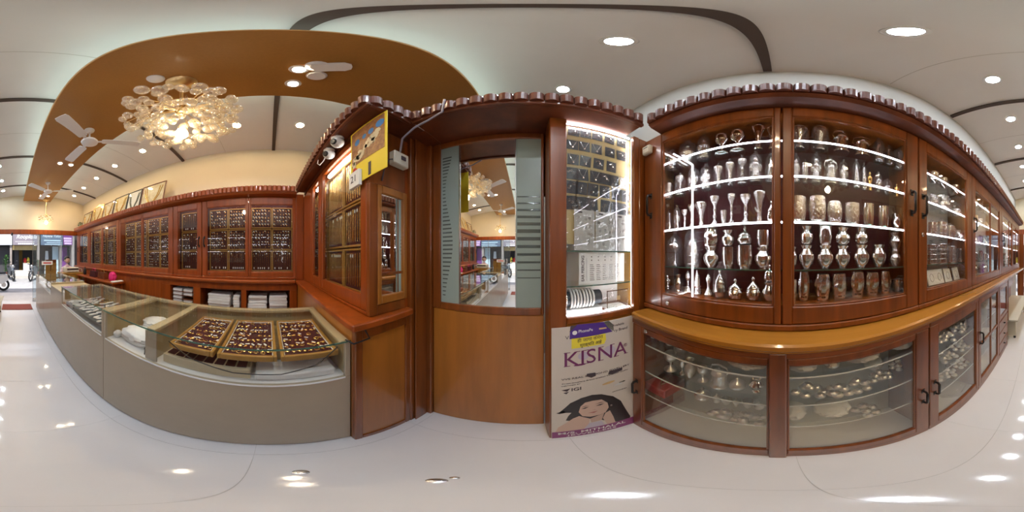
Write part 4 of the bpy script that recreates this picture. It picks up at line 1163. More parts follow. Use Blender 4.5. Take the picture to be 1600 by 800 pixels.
# hanging calendar, its date block, garland picture
ca = thing('wall_calendar', 'yellow-bordered picture calendar hanging from the partition cornice', 'calendar', (-.64, .435, 1.9))
part(MB().box(-.79, -.49, .4352, .4385, 1.90, 2.32, .0008), 'sheet', 'yellow', ca)
part(MB().box(-.775, -.505, .4340, .4350, 2.03, 2.305), 'picture', 'picture', ca)
m = MB()
for x, z, r in ((-.535, 2.235, .030), (-.600, 2.215, .022), (-.655, 2.21, .018), (-.72, 2.20, .024)):
    m.prism(ell(x, z, r, r * 1.05, 9), 1, .4333, .4339)
part(m, 'blue_motifs', 'blue_dot', ca)
m = MB()
for i in range(70):
    q = random.random()
    x = -.765 + .23 * q; z = 2.04 + .13 * q + random.uniform(-.03, .035)
    m.prism(ell(x, z, .016, .013, 7), 1, .4328 - .0001 * (i % 3), .4333)
part(m, 'garland', 'garland', ca)
x, z = -.745, 1.995
part(MB().prism(ell(x, z, .022, .020, 10), 1, .4335, .4350), 'red_flower', 'red', ca)
part(MB().box(-.62, -.600, .4335, .4350, 1.91, 1.99), 'dark_print', 'ink', ca)
db = part(MB().box(-.775, -.675, .415, .4348, 1.875, 1.975, .002), 'date_block', 'paper', ca)
lettering('21', .062, 'ink', db, Matrix.Translation((-.725, .4147, 1.925)) @ MV)
# dome cameras under the cornice
for i, (x, y, lab) in enumerate(((-1.02, .395, 'white dome security camera under the partition cornice, nearer the left wall'), (-.86, .385, 'white dome security camera under the partition cornice, nearer the calendar'))):
    t = thing('dome_camera', lab, 'camera', (x, y, 2.335), group='dome cameras')
    part(MB().lathe([(0, 0), (.036, 0), (.040, -.008), (.034, -.02), (0, -.02)], 20, (x, y, 2.336)), 'base', 'white', t)
    part(MB().sphere((x, y, 2.288), .042, 20, 12), 'housing', 'white', t)
    L = MB().lathe([(0, .046), (.016, .046), (.022, .040), (.022, .025), (0, .025)], 16).xf(Matrix.Translation((x, y, 2.288)) @ Matrix.Rotation(R(112), 4, 'X') @ Matrix.Rotation(R(25), 4, 'Y'))
    part(L, 'lens', 'black', t)
single(MB().tube([(-1.06, .40, 2.33), (-1.12, .39, 2.28), (-1.16, .375, 2.26), (-1.2, .37, 2.30), (-1.19, .372, 2.335)], .004, 6), 'camera_cable', 'white', 'thin white cable looping from the dome cameras', 'cable', (-1.12, .39, 2.28))
t = thing('power_adapter', 'small white power adapter box high on the partition end beside the calendar', 'adapter', (-.61, .66, 2.0))
part(MB().box(-.630, -.585, .57, .68, 2.03, 2.13, .006), 'casing', 'cream', t)
part(MB().box(-.584, -.578, .615, .65, 2.07, 2.10, .002), 'socket', 'ink', t)
single(MB().tube([(-.60, .57, 2.06), (-.592, .54, 2.04), (-.605, .52, 1.98), (-.618, .515, 1.90)], .004, 6), 'adapter_cable', 'ink', 'short black cable hanging from the power adapter', 'cable', (-.6, .54, 2.0))
single(MB().tube([(-.595, .62, 2.135), (-.56, .60, 2.22), (-.48, .598, 2.27), (-.40, .596, 2.29), (-.33, .595, 2.33), (-.315, .580, 2.40), (-.31, .578, 2.435)], .006, 8), 'flexible_conduit', 'conduit', 'grey flexible conduit running from the partition up to the back cornice', 'conduit', (-.4, .59, 2.3))
single(MB().tube([(-.600, .40, 1.185 - .03), (-.590, .42, 1.10), (-.60, .345, 1.085), (-.64, .326, 1.095)], .005, 6), 'loose_wire', 'black', 'black wire drooping from the partition ledge to the counter top', 'wire', (-.6, .38, 1.1))
# ------------------------------------------------------------------ left wall cabinets (local x = depth into the wall, local y = towards the street)
FL = Matrix.Translation((-2.10, 0, 0)) @ Matrix.Rotation(PI, 4, 'Z')
LGB, LGT = 1.292, 2.19
EMIT_BOARDS = []
def left_unit(y0, y1, lab, doors):
    t = thing('jewellery_cabinet', lab, 'cabinet', (0, (y0 + y1) / 2, 1.195), FL, 'upper jewellery cabinets of the left wall')
    m = MB().box(.03, .31, y0 + .001, y0 + .02, 1.195, 2.298).box(.03, .31, y1 - .02, y1 - .001, 1.195, 2.298)
    m.box(.03, .31, y0 + .02, y1 - .02, 1.195, 1.285).box(.03, .31, y0 + .02, y1 - .02, 2.27, 2.298)
    m.box(-.004, .03, y0 + .001, y1 - .001, 1.195, 1.222, .004)
    part(m, 'carcass', 'wood_left', t)
    part(MB().box(.18, .19, y0 + .021, y1 - .021, 1.286, 2.269), 'back_panel', 'velvet', t)
    for d in doors: door(t, *d[0], mat='wood_left', **d[1])
    y = y0 + .06
    part(MB().box(.035, .05, y0 + .08, y1 - .08, 2.235, 2.25), 'light_strip', 'led_tube', t, 'warm light strip')
    return t
lu1 = left_unit(-.445, .915, 'two-door jewellery cabinet on the left wall next to the inner corner', [
    ((-.43, .262, 1.224, 2.296, -.316, .232, LGB, LGT, 0), dict(hy=-.37, hz=1.70)),
    ((.266, .912, 1.224, 2.296, .299, .841, LGB, LGT, 0), dict(hy=.875, hz=1.70, lk=(.80, 1.255)))])
lu2 = left_unit(.917, 1.40, 'narrow single-door jewellery cabinet of long chains on the left wall', [
    ((.92, 1.397, 1.224, 2.296, .988, 1.321, LGB, LGT, 0), dict(hy=.955, hz=1.70))])
lu3 = left_unit(1.402, 2.765, 'two-door jewellery cabinet in the middle of the left wall', [
    ((1.405, 2.066, 1.224, 2.296, 1.488, 2.045, LGB, LGT, 0), dict()),
    ((2.068, 2.762, 1.224, 2.296, 2.09, 2.70, LGB, LGT, 0), dict())])
lu4 = left_unit(2.767, 5.07, 'three-door jewellery cabinet at the street end of the left wall', [
    ((2.77, 3.455, 1.224, 2.296, 2.85, 3.42, LGB, LGT, 0), dict()),
    ((3.457, 4.16, 1.224, 2.296, 3.50, 4.08, LGB, LGT, 0), dict()),
    ((4.162, 5.067, 1.224, 2.296, 4.25, 4.85, LGB, LGT, 0), dict(hy=4.92, hz=1.70))])
def board(a, b, z0, z1, kind, lab, frame=FL, w=.15):
    t = thing('jewellery_board', lab, 'display board', (w, (a + b) / 2, z0), frame, 'framed jewellery boards of the left wall')
    part(MB().box(w + .008, w + .014, a + .001, b - .001, z0 + .001, z1 - .001), 'cloth', 'velvet_dark', t)
    f = .013
    part(MB().box(w - .008, w + .007, a, a + f, z0, z1, .002).box(w - .008, w + .007, b - f, b, z0, z1, .002).box(w - .008, w + .007, a + f, b - f, z0, z0 + f, .002).box(w - .008, w + .007, a + f, b - f, z1 - f, z1, .002), 'frame', 'wood_gold', t)
    g = MB(); p = MB()
    nx = max(3, int((b - a) / .045)); nz = max(3, int((z1 - z0) / .055))
    if kind == 'chain':
        for i in range(nx + 2):
            y = a + .025 + (i + .5) / (nx + 2) * (b - a - .05)
            g.tube([(w + .004, y, z1 - .03), (w + .003, y + .002, z0 + .04), (w + .004, y + .006, z1 - .03)], .0018, 4)
            p.box(w - .002, w + .002, y - .005, y + .007, z0 + .03, z0 + .055) if random.random() < .6 else p.box(w - .002, w + .002, y - .006, y + .008, z1 - .05, z1 - .035)
    else:
        for i in range(nx):
            for k in range(nz):
                if random.random() < .12: continue
                y = a + .02 + (i + .5) / nx * (b - a - .04) + random.uniform(-.006, .006)
                z = z0 + .02 + (k + .5) / nz * (z1 - z0 - .04)
                g.sphere((w + .003, y, z), .0075, 6, 4)
                g.tube([(w + .003, y, z), (w + .003, y, z - .014)], .003, 4)
                if random.random() < .6:
                    q = random.uniform(-.006, .006)
                    p.prism([(y + .002, z + .010), (y + .020, z + .010 + q), (y + .020, z + .019 + q), (y + .002, z + .019)], 0, w - .001, w + .001)
    part(g, 'gold_pieces', 'gold', t, kind='stuff')
    if p.v: part(p, 'price_tags', 'paper', t, kind='stuff')
DN = ['first', 'second', 'third', 'fourth', 'fifth', 'sixth', 'seventh', 'eighth']
LD = [(-.316, .232), (.299, .841), (.988, 1.321), (1.488, 2.045), (2.09, 2.70), (2.85, 3.42), (3.50, 4.08), (4.25, 4.85)]
for di, (a, b) in enumerate(LD):
    cols = [(a - .01, (a + b) / 2 - .004), ((a + b) / 2 + .004, b + .01)] if di != 2 else [(a - .005, b + .005)]
    rws = [(1.885, 2.185, 'top'), (1.585, 1.875, 'middle'), (1.29, 1.575, 'bottom')]
    for ci, (c0, c1) in enumerate(cols):
        for ri, (z0, z1, rn) in enumerate(rws):
            kind = 'chain' if (di == 2 or (ri == 2 and di < 2)) else 'drops'
            lab = 'gold-framed board of %s, %s left-wall door from the corner, %s row%s' % ('gold chains' if kind == 'chain' else 'gold earrings', DN[di], rn, '' if di == 2 else (', corner side' if ci == 0 else ', street side'))
            board(c0, c1, z0, z1, kind, lab)
# ledge and lower part with open niches
single(MB().box(-2.41, -1.99, -5.07, .33, 1.155, 1.193, .007), 'left_worktop', 'wood_left_y', 'reddish wooden ledge running along the whole left wall', 'worktop', (-2.1, -2, 1.155))
lw = thing('left_base_cabinet', 'long reddish base cabinet with open box niches along the left wall', 'cabinet', (-2.2, -2, 0))
m = MB().box(-2.41, -2.04, -5.07, .355, .002, .76, .003).box(-2.41, -2.04, -5.07, .355, 1.06, 1.152, .003)
for a, b in ((.265, .355), (-.35, -.285), (-1.02, -.91), (-5.07, -1.41)):
    m.box(-2.41, -2.04, a, b, .76, 1.06, .003)
part(m, 'carcass', 'wood_left', lw)
part(MB().box(-2.41, -2.33, -1.40, .26, .761, 1.059), 'niche_back', 'wood_dark', lw)
for y in (-1.55, -2.3, -3.05, -3.8, -4.5):
    part(MB().box(-2.039, -2.032, y - .62, y - .02, .10, 1.10, .004), 'front_panel', 'wood_left', lw)
bx = 0
nm4 = ['bottom', 'second', 'third', 'top']
for ci, (y0, y1) in enumerate(((-1.37, -1.22), (-1.19, -1.05))):
    for k in range(4):
        if ci == 1 and k == 1: continue
        z = .80 + k * .058
        t = thing('white_carton', 'slim white carton in the smallest left niche, %s of the %s pile' % (nm4[k], 'street-side' if ci == 0 else 'corner-side'), 'carton', (-2.15, (y0 + y1) / 2, z), group='white cartons in the smallest niche')
        if k == 0: pass
        part(MB().box(-2.26, -2.06, y0, y1, z + .001, z + .042, .003), 'carton_body', 'white', t)
        part(MB().box(-2.058, -2.055, y0 + .004, y1 - .004, z + .036, z + .0405), 'lid_line', 'ink', t)
part(MB().box(-2.30, -2.05, -1.40, -1.025, .785, .799), 'niche_shelf', 'wood_left_y', lw)
for k in range(1, 4):
    part(MB().box(-2.30, -2.07, -1.40, -1.025, .785 + k * .058 + .0005, .7955 + k * .058 + .0045), 'niche_shelf', 'wood_dark', lw)
for ci, (y0, y1, pl) in enumerate(((-.82, -.50, 'street-side pile of the middle niche'), (-.47, -.37, 'narrow pile of the middle niche'), (-.27, -.02, 'street-side pile of the corner niche'), (.0, .24, 'corner-side pile of the corner niche'))):
    for k in range(5):
        z = .80 + k * .036
        o = single(MB().box(-2.29, -2.07 + random.uniform(-.02, .01), y0 + random.uniform(0, .012), y1 - random.uniform(0, .012), z + .0008, z + .035, .006), 'folded_packet', 'white_soft', 'flat white packet, %s from the bottom in the %s' % (ORD[k], pl), 'packet', (-2.18, (y0 + y1) / 2, z), group='flat white packets in the left niches')
part(MB().box(-2.30, -2.05, -.90, -.36, .785, .7995).box(-2.30, -2.05, -.28, .26, .785, .7995), 'niche_floor', 'wood_dark', lw)
# things behind the counters on the left ledge side
single(MB().lathe([(0, 0), (.038, 0), (.042, .02), (.042, .13), (.03, .16), (.014, .175), (.014, .20), (.018, .21), (0, .21)], 18, (-1.90, -4.0, 1.0)), 'dark_bottle', 'black', 'dark bottle standing at the street end of the base cabinet front', 'bottle', (-1.90, -4.0, 1.0))
single(MB().box(-2.03, -1.72, -4.2, -2.45, .96, .998, .006).box(-2.0, -1.95, -4.15, -4.1, 0.002, .96).box(-2.0, -1.95, -2.55, -2.5, .002, .96).box(-1.80, -1.75, -4.15, -4.1, 0.002, .96).box(-1.80, -1.75, -2.55, -2.5, .002, .96), 'side_table', 'wood_left', 'narrow reddish side table behind the counters carrying bags', 'table', (-1.87, -3.3, 0))
for i, (y, mt, lab) in enumerate(((-3.45, 'velvet', 'dark patterned handbag standing on the side table, nearest the street'), (-3.05, 'wood_dark', 'brown patterned handbag standing on the side table, next to the pink bundle'))):
    t = thing('handbag', lab, 'bag', (-1.87, y, 1.0), group='patterned handbags')
    part(MB().prism([(y - .15, 1.0), (y + .15, 1.0), (y + .12, 1.14), (y - .12, 1.14)], 0, -1.92, -1.83), 'bag_body', mt, t)
    part(MB().tube([(-1.875, y - .07, 1.14), (-1.875, y - .05, 1.20), (-1.875, y + .05, 1.20), (-1.875, y + .07, 1.14)], .007, 6), 'strap', 'magenta' if i == 0 else 'gold', t)
bundle(181, .998, -1.87, .07, .09, .19, 'bright magenta cloth bundle on the side table', 'magenta', I4, -2.66)
single(MB().box(-1.99, -1.74, -2.55, -2.46, .999, 1.02, .004), 'paper_stack', 'paper', 'small stack of white papers at the end of the side table', 'papers', (-1.87, -2.505, 1))

# framed necklace pictures leaning on top of the left cabinets
FRM = [(-1.64, -2.20, .57, 'print_cream', 'wood_dark', 'thin dark frame, the one nearest the inner corner'), (-2.215, -2.61, .56, 'paper', 'black', 'thin black frame with a dark necklace'), (-2.62, -3.10, .57, 'print_gold', 'black', 'black frame on a gold ground'), (-3.11, -3.58, .55, 'print_cream', 'wood_dark', 'brown frame on a cream ground'), (-3.60, -4.18, .60, 'print_gold', 'brass', 'ornate gold frame with a crest'), (-4.24, -4.80, .53, 'print_cream', 'wood_dark', 'plain dark frame nearest the street')]
for (a, b, h, pm, fm, lab) in FRM:
    yc = (a + b) / 2; hw = (a - b) / 2
    t = thing('picture_frame', 'necklace picture in a ' + lab, 'picture', (0, 0, 0), group='necklace pictures on the left cabinets')
    t.matrix_world = Matrix.Translation((-2.13, yc, 2.356)) @ Matrix.Rotation(R(-14), 4, 'Y')
    ORI[t.name] = Vector()
    fw = .022 if fm != 'brass' else .045
    part(MB().box(-.02, 0, -hw, -hw + fw, 0, h, .004).box(-.02, 0, hw - fw, hw, 0, h, .004).box(-.02, 0, -hw + fw, hw - fw, 0, fw, .004).box(-.02, 0, -hw + fw, hw - fw, h - fw, h, .004), 'frame', fm, t)
    part(MB().box(-.016, -.010, -hw + fw, hw - fw, fw, h - fw), 'print', pm, t)
    ne = MB()
    k = hw * .75
    for s in (1.0, .75):
        ne.tube([(-.008, -k * s, h * .85), (-.008, -k * s * .75, h * .5), (-.008, -k * s * .3, h * .25 + .06 * (1 - s)), (-.008, 0, h * .17 + .08 * (1 - s)), (-.008, k * s * .3, h * .25 + .06 * (1 - s)), (-.008, k * s * .75, h * .5), (-.008, k * s, h * .85)], .009, 6)
    ne.sphere((-.008, 0, h * .15), .022, 10, 6)
    part(ne, 'necklace', 'print_dark' if pm == 'paper' else 'gold', t)
    if fm == 'brass':
        part(MB().prism([(-.10, h), (.10, h), (.05, h + .035), (0, h + .06), (-.05, h + .035)], 0, -.016, -.004), 'crest', 'brass', t)
    part(MB().box(-.006, -.004, -hw + fw, hw - fw, fw, h - fw), 'glass_pane', 'glass', t)
# potted plant on the cabinet end
t = thing('potted_plant', 'little green plant in a yellow pot on the street end of the left cabinets', 'plant', (-2.2, -4.98, 2.352))
part(MB().lathe([(0, 0), (.045, 0), (.065, .11), (.06, .12), (0, .11)], 16, (-2.2, -4.98, 2.352)), 'pot', 'yellow', t)
m = MB()
for i in range(60):
    a = random.uniform(0, 2 * PI); e = random.uniform(.1, 1.4); r = random.uniform(.06, .15)
    c = Vector((-2.2 + r * math.cos(a) * math.cos(e), -4.98 + r * math.sin(a) * math.cos(e), 2.49 + r * math.sin(e)))
    u = Vector((math.cos(a), math.sin(a), .5)).normalized() * .035; v = u.cross(Vector((0, 0, 1))).normalized() * .015
    m.add([c - u, c + v, c + u, c - v], [(0, 1, 2, 3)])
part(m, 'foliage', 'leaf', t, kind='stuff')

# ------------------------------------------------------------------ jewellery counters
CX0, CX1, CT = -1.268, -.645, 1.085
def counter(y0, y1, lab, top=CT, gz=.84, divs=(), glassfront=True, name='jewellery_counter', joints=()):
    t = thing(name, lab, 'counter', ((CX0 + CX1) / 2, (y0 + y1) / 2, 0), group='tan glass-topped counters')
    fw = .028
    part(MB().box(CX1 - .02, CX1 - .001, y0 + .001, y1 - .001, .03, gz, .002), 'front_panel', 'tan', t)
    part(MB().box(CX0 + .02, CX1 - .03, y0 + .01, y1 - .01, .002, .05), 'plinth', 'black', t)
    part(MB().box(CX0, CX1 - .021, y0 + .001, y0 + .018, .05, top - .03).box(CX0, CX1 - .021, y1 - .018, y1 - .001, .05, top - .03).box(CX0, CX0 + .018, y0 + .018, y1 - .018, .05, top - .03).box(CX0 + .018, CX1 - .021, y0 + .018, y1 - .018, gz - .03, gz - .012), 'body', 'tan_gold', t)
    part(MB().box(CX0 + .0185, CX1 - .022, y0 + .0185, y1 - .0185, gz - .0115, gz - .004), 'display_floor', 'grey_laminate', t)
    # corner posts of the front
    for a_, b_ in ((y0 + .001, y0 + fw), (y1 - fw, y1 - .001)): part(MB().box(CX1 - .02, CX1 - .001, a_, b_, gz, top - .012, .002), 'front_post', 'tan', t)
    part(MB().box(CX1 - .001, CX1 + .003, y0 + fw, y1 - fw, gz - .008, gz + .001), 'metal_trim', 'white', t)
    # top frame
    m = MB().box(CX0, CX0 + .05, y0 + .001, y1 - .001, top - .03, top - .008, .003).box(CX0 + .05, CX1 - .021, y0 + .001, y0 + .045, top - .03, top - .008, .003).box(CX0 + .05, CX1 - .021, y1 - .045, y1 - .001, top - .03, top - .008, .003)
    for d in divs: m.box(CX0 + .05, CX1 - .021, d - .028, d + .028, top - .03, top - .008, .003)
    part(m, 'top_frame', 'tan_edge', t)
    for d in divs: part(MB().box(CX0 + .018, CX1 - .03, d - .008, d + .008, gz - .003, top - .031), 'divider', 'tan_gold', t)
    part(MB().box(CX1 - .012, CX1 - .006, y0 + fw, y1 - fw, gz, top - .009), 'front_glass', 'glass', t)
    g = part(MB().box(CX0 + .004, CX1 + .004, y0 + .003, y1 - .003, top - .0075, top), 'top_glass', 'glass', t)
    part(MB().box(CX1 + .0041, CX1 + .0062, y0 + .003, y1 - .003, top - .0085, top + .0002), 'glass_edge', 'glass_edge', g)
    for j in joints: part(MB().box(CX1 - .0015, CX1 - .0002, j - .002, j + .002, .03, gz), 'panel_joint', 'ink', t)
    return t
c1 = counter(-1.04, .355, 'tan glass-topped counter nearest the partition, with three maroon jewellery trays', divs=(-.59,))
part(MB().box(CX1 - .028, CX1 - .021, -.63, -.55, .842, 1.055), 'inner_column', 'tan', c1)
c2 = counter(-2.10, -1.042, 'tan glass-topped counter with a black tray of silver ornaments, second from the partition')
# plain block with a wooden cap
t = thing('counter_block', 'plain tan counter block with a wooden cap between the glass counters', 'counter', (-.95, -2.4, 0), group='tan glass-topped counters')
part(MB().box(CX0, CX1 - .001, -2.70, -2.102, .03, .985, .003), 'body', 'tan', t)
part(MB().box(CX0, CX1 + .004, -2.70, -2.102, .987, 1.01, .004), 'cap', 'tan_edge', t)
c4 = counter(-4.10, -2.702, 'tan glass-topped counter with silver jewellery beyond the plain block', top=1.045, gz=.83, joints=(-3.4,))
t = thing('end_pedestal', 'plain tan pedestal closing the street end of the counters', 'counter', (-.95, -4.3, 0), group='tan glass-topped counters')
part(MB().box(CX0, CX1 - .001, -4.50, -4.102, .03, .96, .003), 'body', 'tan', t)
part(MB().box(CX0, CX1 + .002, -4.50, -4.102, .962, .985, .004), 'cap', 'cream', t)

# maroon trays with gold jewellery, tilted towards the customer
def piece_mesh(kind):
    m = MB()
    if kind == 0:
        m.tube([(.007 * math.cos(a), .007 * math.sin(a), .003) for a in [2 * PI * i / 10 for i in range(10)]], .0022, 5, True)
    elif kind == 1:
        m.sphere((0, 0, .004), .0065, 8, 5, .7); m.sphere((0.008, 0, .003), .004, 6, 4, .7)
    else:
        m.sphere((0, 0, .003), .005, 8, 5, .7); m.tube([(0, 0, .003), (.012, 0, .003)], .003, 5)
    return m
PM = [piece_mesh(i) for i in range(3)]
TR = [(-.485, -.245, 'street-side'), (-.228, .035, 'middle'), (.052, .315, 'partition-side')]
for ti, (a, b, nm) in enumerate(TR):
    t = thing('jewellery_tray', 'yellow wooden tray of gold jewellery on maroon velvet, %s one of the three' % nm, 'tray', group='maroon jewellery trays in the near counter')
    LX = .455
    M = Matrix.Translation((-1.145, (a + b) / 2, .985)) @ Matrix.Rotation(R(1.5), 4, 'Y')
    t.matrix_world = M; ORI[t.name] = Vector()
    hw = (b - a) / 2; f = .016
    part(MB().box(0, LX, -hw, -hw + f, 0, .036, .003).box(0, LX, hw - f, hw, 0, .036, .003).box(0, f, -hw + f, hw - f, 0, .036, .003).box(LX - f, LX, -hw + f, hw - f, 0, .036, .003).box(f, LX - f, -hw + f, hw - f, 0, .012), 'frame', 'wood_gold', t)
    part(MB().box(f + .001, LX - f - .001, -hw + f + .001, hw - f - .001, .0125, .024), 'velvet_pad', 'velvet', t)
    part(MB().box(f + .001, f + .004, -hw + f, hw - f, .0245, .028).box(LX - f - .004, LX - f - .001, -hw + f, hw - f, .0245, .028).box(f, LX - f, -hw + f + .001, -hw + f + .004, .0245, .028).box(f, LX - f, hw - f - .004, hw - f - .001, .0245, .028), 'white_border', 'paper', t)
    g = MB(); w = MB()
    for r in range(7):
        for c in range(8):
            if random.random() < .12: continue
            x = .045 + r * .06 + random.uniform(-.006, .006); y = -hw + .034 + c * (2 * hw - .068) / 7 + random.uniform(-.004, .004)
            p = PM[random.randrange(3)]
            s = random.uniform(1.2, 1.8)
            MM = Matrix.Translation((x, y, .024)) @ Matrix.Rotation(random.uniform(0, 6), 4, 'Z') @ Matrix.Scale(s, 4)
            g.add([MM @ Vector(v) for v in p.v], p.f, True)
            if random.random() < .5:
                q = random.uniform(0, 3); u = Vector((math.cos(q), math.sin(q), 0)) * .011; n_ = Vector((-u.y, u.x, 0)) * .4
                c0 = Vector((x - .02, y + .006, .030))
                w.add([c0 - u - n_, c0 + u - n_, c0 + u + n_, c0 - u + n_, c0 - u - n_ + Vector((0, 0, .001)), c0 + u - n_ + Vector((0, 0, .001)), c0 + u + n_ + Vector((0, 0, .001)), c0 - u + n_ + Vector((0, 0, .001))], [(3, 2, 1, 0), (4, 5, 6, 7), (0, 1, 5, 4), (1, 2, 6, 5), (2, 3, 7, 6), (3, 0, 4, 7)])
    part(g, 'gold_jewellery', 'gold', t, kind='stuff')
    if w.v: part(w, 'price_tags', 'paper', t, kind='stuff')
    for yy in (-hw + .004, hw - .012):
        pass
# stand carrying the trays, dark slotted tray and white cloth pads below
t = thing('tray_riser', 'low tan riser under the three maroon trays', 'riser', (-.95, -.08, .837))
part(MB().box(-1.20, -.86, -.47, .30, .838, .955, .003), 'riser_body', 'tan_gold', t)
t = thing('slotted_tray', 'dark slotted ring tray on the counter floor below the street-side tray', 'tray', (-.75, -.3, .837))
part(MB().box(-.845, -.70, -.53, -.08, .838, .905, .003), 'tray_body', 'tan_edge', t)
m = MB()
for i in range(8): m.box(-.84, -.72, -.515 + i * .053, -.515 + i * .053 + .044, .9055, .909)
part(m, 'slots', 'velvet_dark', t)
single(MB().box(-.84, -.69, -.06, .30, .838, .885, .008), 'white_pad', 'white_soft', 'pale cloth pad on the counter floor under the partition-side tray', 'pad', (-.76, .12, .838))
single(MB().tube([(-.667, -.47, 1.03), (-.667, -.35, .955), (-.667, -.15, .905), (-.667, .05, .905), (-.667, .20, .95), (-.667, .30, 1.045)], .0035, 6), 'counter_wire', 'black', 'thin dark wire sagging inside the near counter glass', 'wire', (-.655, -.1, .9))
# left bay of the first counter: wrapped bags, bowl, cables
bundle(200, .838, -.80, .09, .15, .13, 'long clear-wrapped white bag in the street-side bay of the near counter', 'white_soft', I4, -.80)
bundle(201, .838, -1.06, .10, .14, .12, 'crumpled white bag at the back of the street-side bay of the near counter', 'white_soft', I4, -.86)
bundle(202, .838, -.74, .035, .028, .06, 'small grey bag at the front corner of the street-side bay', 'grey_laminate', I4, -.985)
item('bowl', -.665, .838, -1.03, .08, .04, 'clear-wrapped silver bowl in the street-side bay of the near counter', 'bowl in the near counter', True, 'silver', frame=I4)
single(MB().tube([(-.69, -.66, .842), (-.685, -.65, .89), (-.70, -.645, .92), (-.69, -.66, .89), (-.71, -.65, .842), (-.70, -.63, .89), (-.73, -.64, .93), (-.72, -.68, .95)], .004, 6), 'coiled_cable', 'black', 'black cable coiled in the street-side bay of the near counter', 'cable', (-.71, -.68, .84))
# black tray with silver ornaments in the second counter
t = thing('ornament_tray', 'black tray of silver ornaments in the second counter', 'tray', (-.92, -1.55, .838))
part(MB().box(-1.20, -.68, -2.0, -1.12, .838, .90, .006), 'tray_body', 'card_dark', t)
m = MB(); g = MB()
for i in range(5):
    for k in range(11):
        x = -1.14 + i * .10 + random.uniform(-.02, .02); y = -1.95 + k * .078 + random.uniform(-.02, .02)
        MM = Matrix.Translation((x, y, .905)) @ Matrix.Rotation(random.uniform(-.6, .6), 4, 'Z')
        pl = MB().prism([(-.045, -.010), (.04, -.016), (.055, 0), (.04, .016), (-.045, .010)], 2, 0, .012)
        (g if random.random() < .15 else m).add([MM @ Vector(v) for v in pl.v], pl.f)
part(m, 'silver_ornaments', 'white', t, kind='stuff')
part(g, 'gold_ornaments', 'gold', t, kind='stuff')
t = thing('far_tray', 'white tray of silver jewellery in the counter beyond the plain block', 'tray', (-.92, -3.4, .83))
part(MB().box(-1.20, -.68, -4.0, -2.8, .828, .87, .006), 'tray_body', 'white', t)
m = MB()
for i in range(6):
    for k in range(14):
        m.sphere((-1.14 + i * .085 + random.uniform(-.02, .02), -3.93 + k * .083 + random.uniform(-.02, .02), .882), .017, 8, 5, .7)
part(m, 'silver_jewellery', 'silver', t, kind='stuff')

# ------------------------------------------------------------------ floor fittings and mat
for x, y, r, lab in ((-.367, .073, .021, 'round grey metal floor cap near the jewellery counter'), (-.15, .25, .021, 'round grey metal floor cap in front of the mirror door'), (-.133, .289, .011, 'tiny round metal stud next to the floor cap before the mirror door')):
    single(MB().lathe([(0, 0), (r, 0), (r, .0015), (r * .8, .003), (0, .003)], 20, (x, y, .0005)), 'floor_stud', 'steel', lab, 'floor cap', (x, y, 0), group='metal floor caps')
single(MB().box(-.54, .30, -4.90, -4.36, .001, .013, .004), 'door_mat', 'mat_red', 'red-brown door mat lying inside the street entrance', 'mat', (-.12, -4.6, 0))
# ------------------------------------------------------------------ street end of the shop: desk, glass case, printer, person
t = thing('cash_desk', 'golden wooden cash desk at the street end behind the counters', 'desk', (-1.62, -4.4, 0))
part(MB().box(-1.95, -1.29, -4.62, -4.22, .99, 1.03, .005), 'top', 'wood_gold', t)
part(MB().box(-1.93, -1.30, -4.25, -4.23, .05, .99, .003).box(-1.93, -1.90, -4.60, -4.25, .05, .99).box(-1.33, -1.30, -4.60, -4.25, .05, .99), 'body', 'wood_gold', t)
part(MB().box(-1.90, -1.34, -4.58, -4.26, .002, .05), 'plinth', 'black', t)
t = thing('printer', 'beige desktop printer with a dark paper slot on the cash desk', 'printer', (-1.68, -4.45, 1.03))
part(MB().box(-1.86, -1.46, -4.62, -4.32, 1.031, 1.17, .012), 'casing', 'cream', t)
part(MB().box(-1.84, -1.50, -4.319, -4.312, 1.10, 1.15, .002), 'paper_slot', 'ink', t)
part(MB().box(-1.84, -1.50, -4.318, -4.29, 1.06, 1.072, .002), 'tray', 'paper', t)
single(MB().tube([(-1.875, -4.40, 1.14), (-1.96, -4.36, 1.12), (-1.985, -4.33, .95), (-1.985, -4.33, .80)], .008, 6), 'printer_cable', 'cream', 'pale cable hanging from the printer', 'cable', (-1.93, -4.36, 1.0))
t = thing('wooden_screen', 'low brown wooden screen between the glass case and the printer', 'screen', (-1.2, -4.7, 0))
part(MB().box(-1.30, -.98, -4.84, -4.80, .002, 1.40, .004), 'board', 'wood_gold', t)
part(MB().box(-1.30, -.98, -4.80, -4.785, 1.30, 1.40, .003).box(-1.14, -1.12, -4.80, -4.785, 1.04, 1.30, .002), 'front_rail', 'wood_dark', t)
t = thing('glass_case', 'small glass case with a white sign on the counter end', 'display case', (-.9, -4.3, .986))
for a, b in ((-1.22, -4.48), (-.68, -4.48), (-1.22, -4.14), (-.68, -4.14)):
    part(MB().box(a - .006, a + .006, b - .006, b + .006, .986, 1.40), 'post', 'steel', t)
part(MB().box(-1.215, -.685, -4.135, -4.131, .99, 1.39).box(-1.215, -.685, -4.489, -4.485, .99, 1.39).box(-.674, -.670, -4.474, -4.146, .99, 1.39), 'glass_sides', 'glass', t)
part(MB().box(-1.21, -.69, -4.47, -4.15, 1.12, 1.126).box(-1.21, -.69, -4.47, -4.15, 1.26, 1.266).box(-1.226, -.674, -4.486, -4.134, 1.40, 1.406), 'glass_shelves', 'glass_shelf', t)
part(MB().box(-1.03, -.74, -4.128, -4.122, 1.27, 1.37, .002), 'sign_board', 'white', t)
part(MB().box(-.99, -.78, -4.121, -4.119, 1.305, 1.335), 'sign_print', 'red', t)
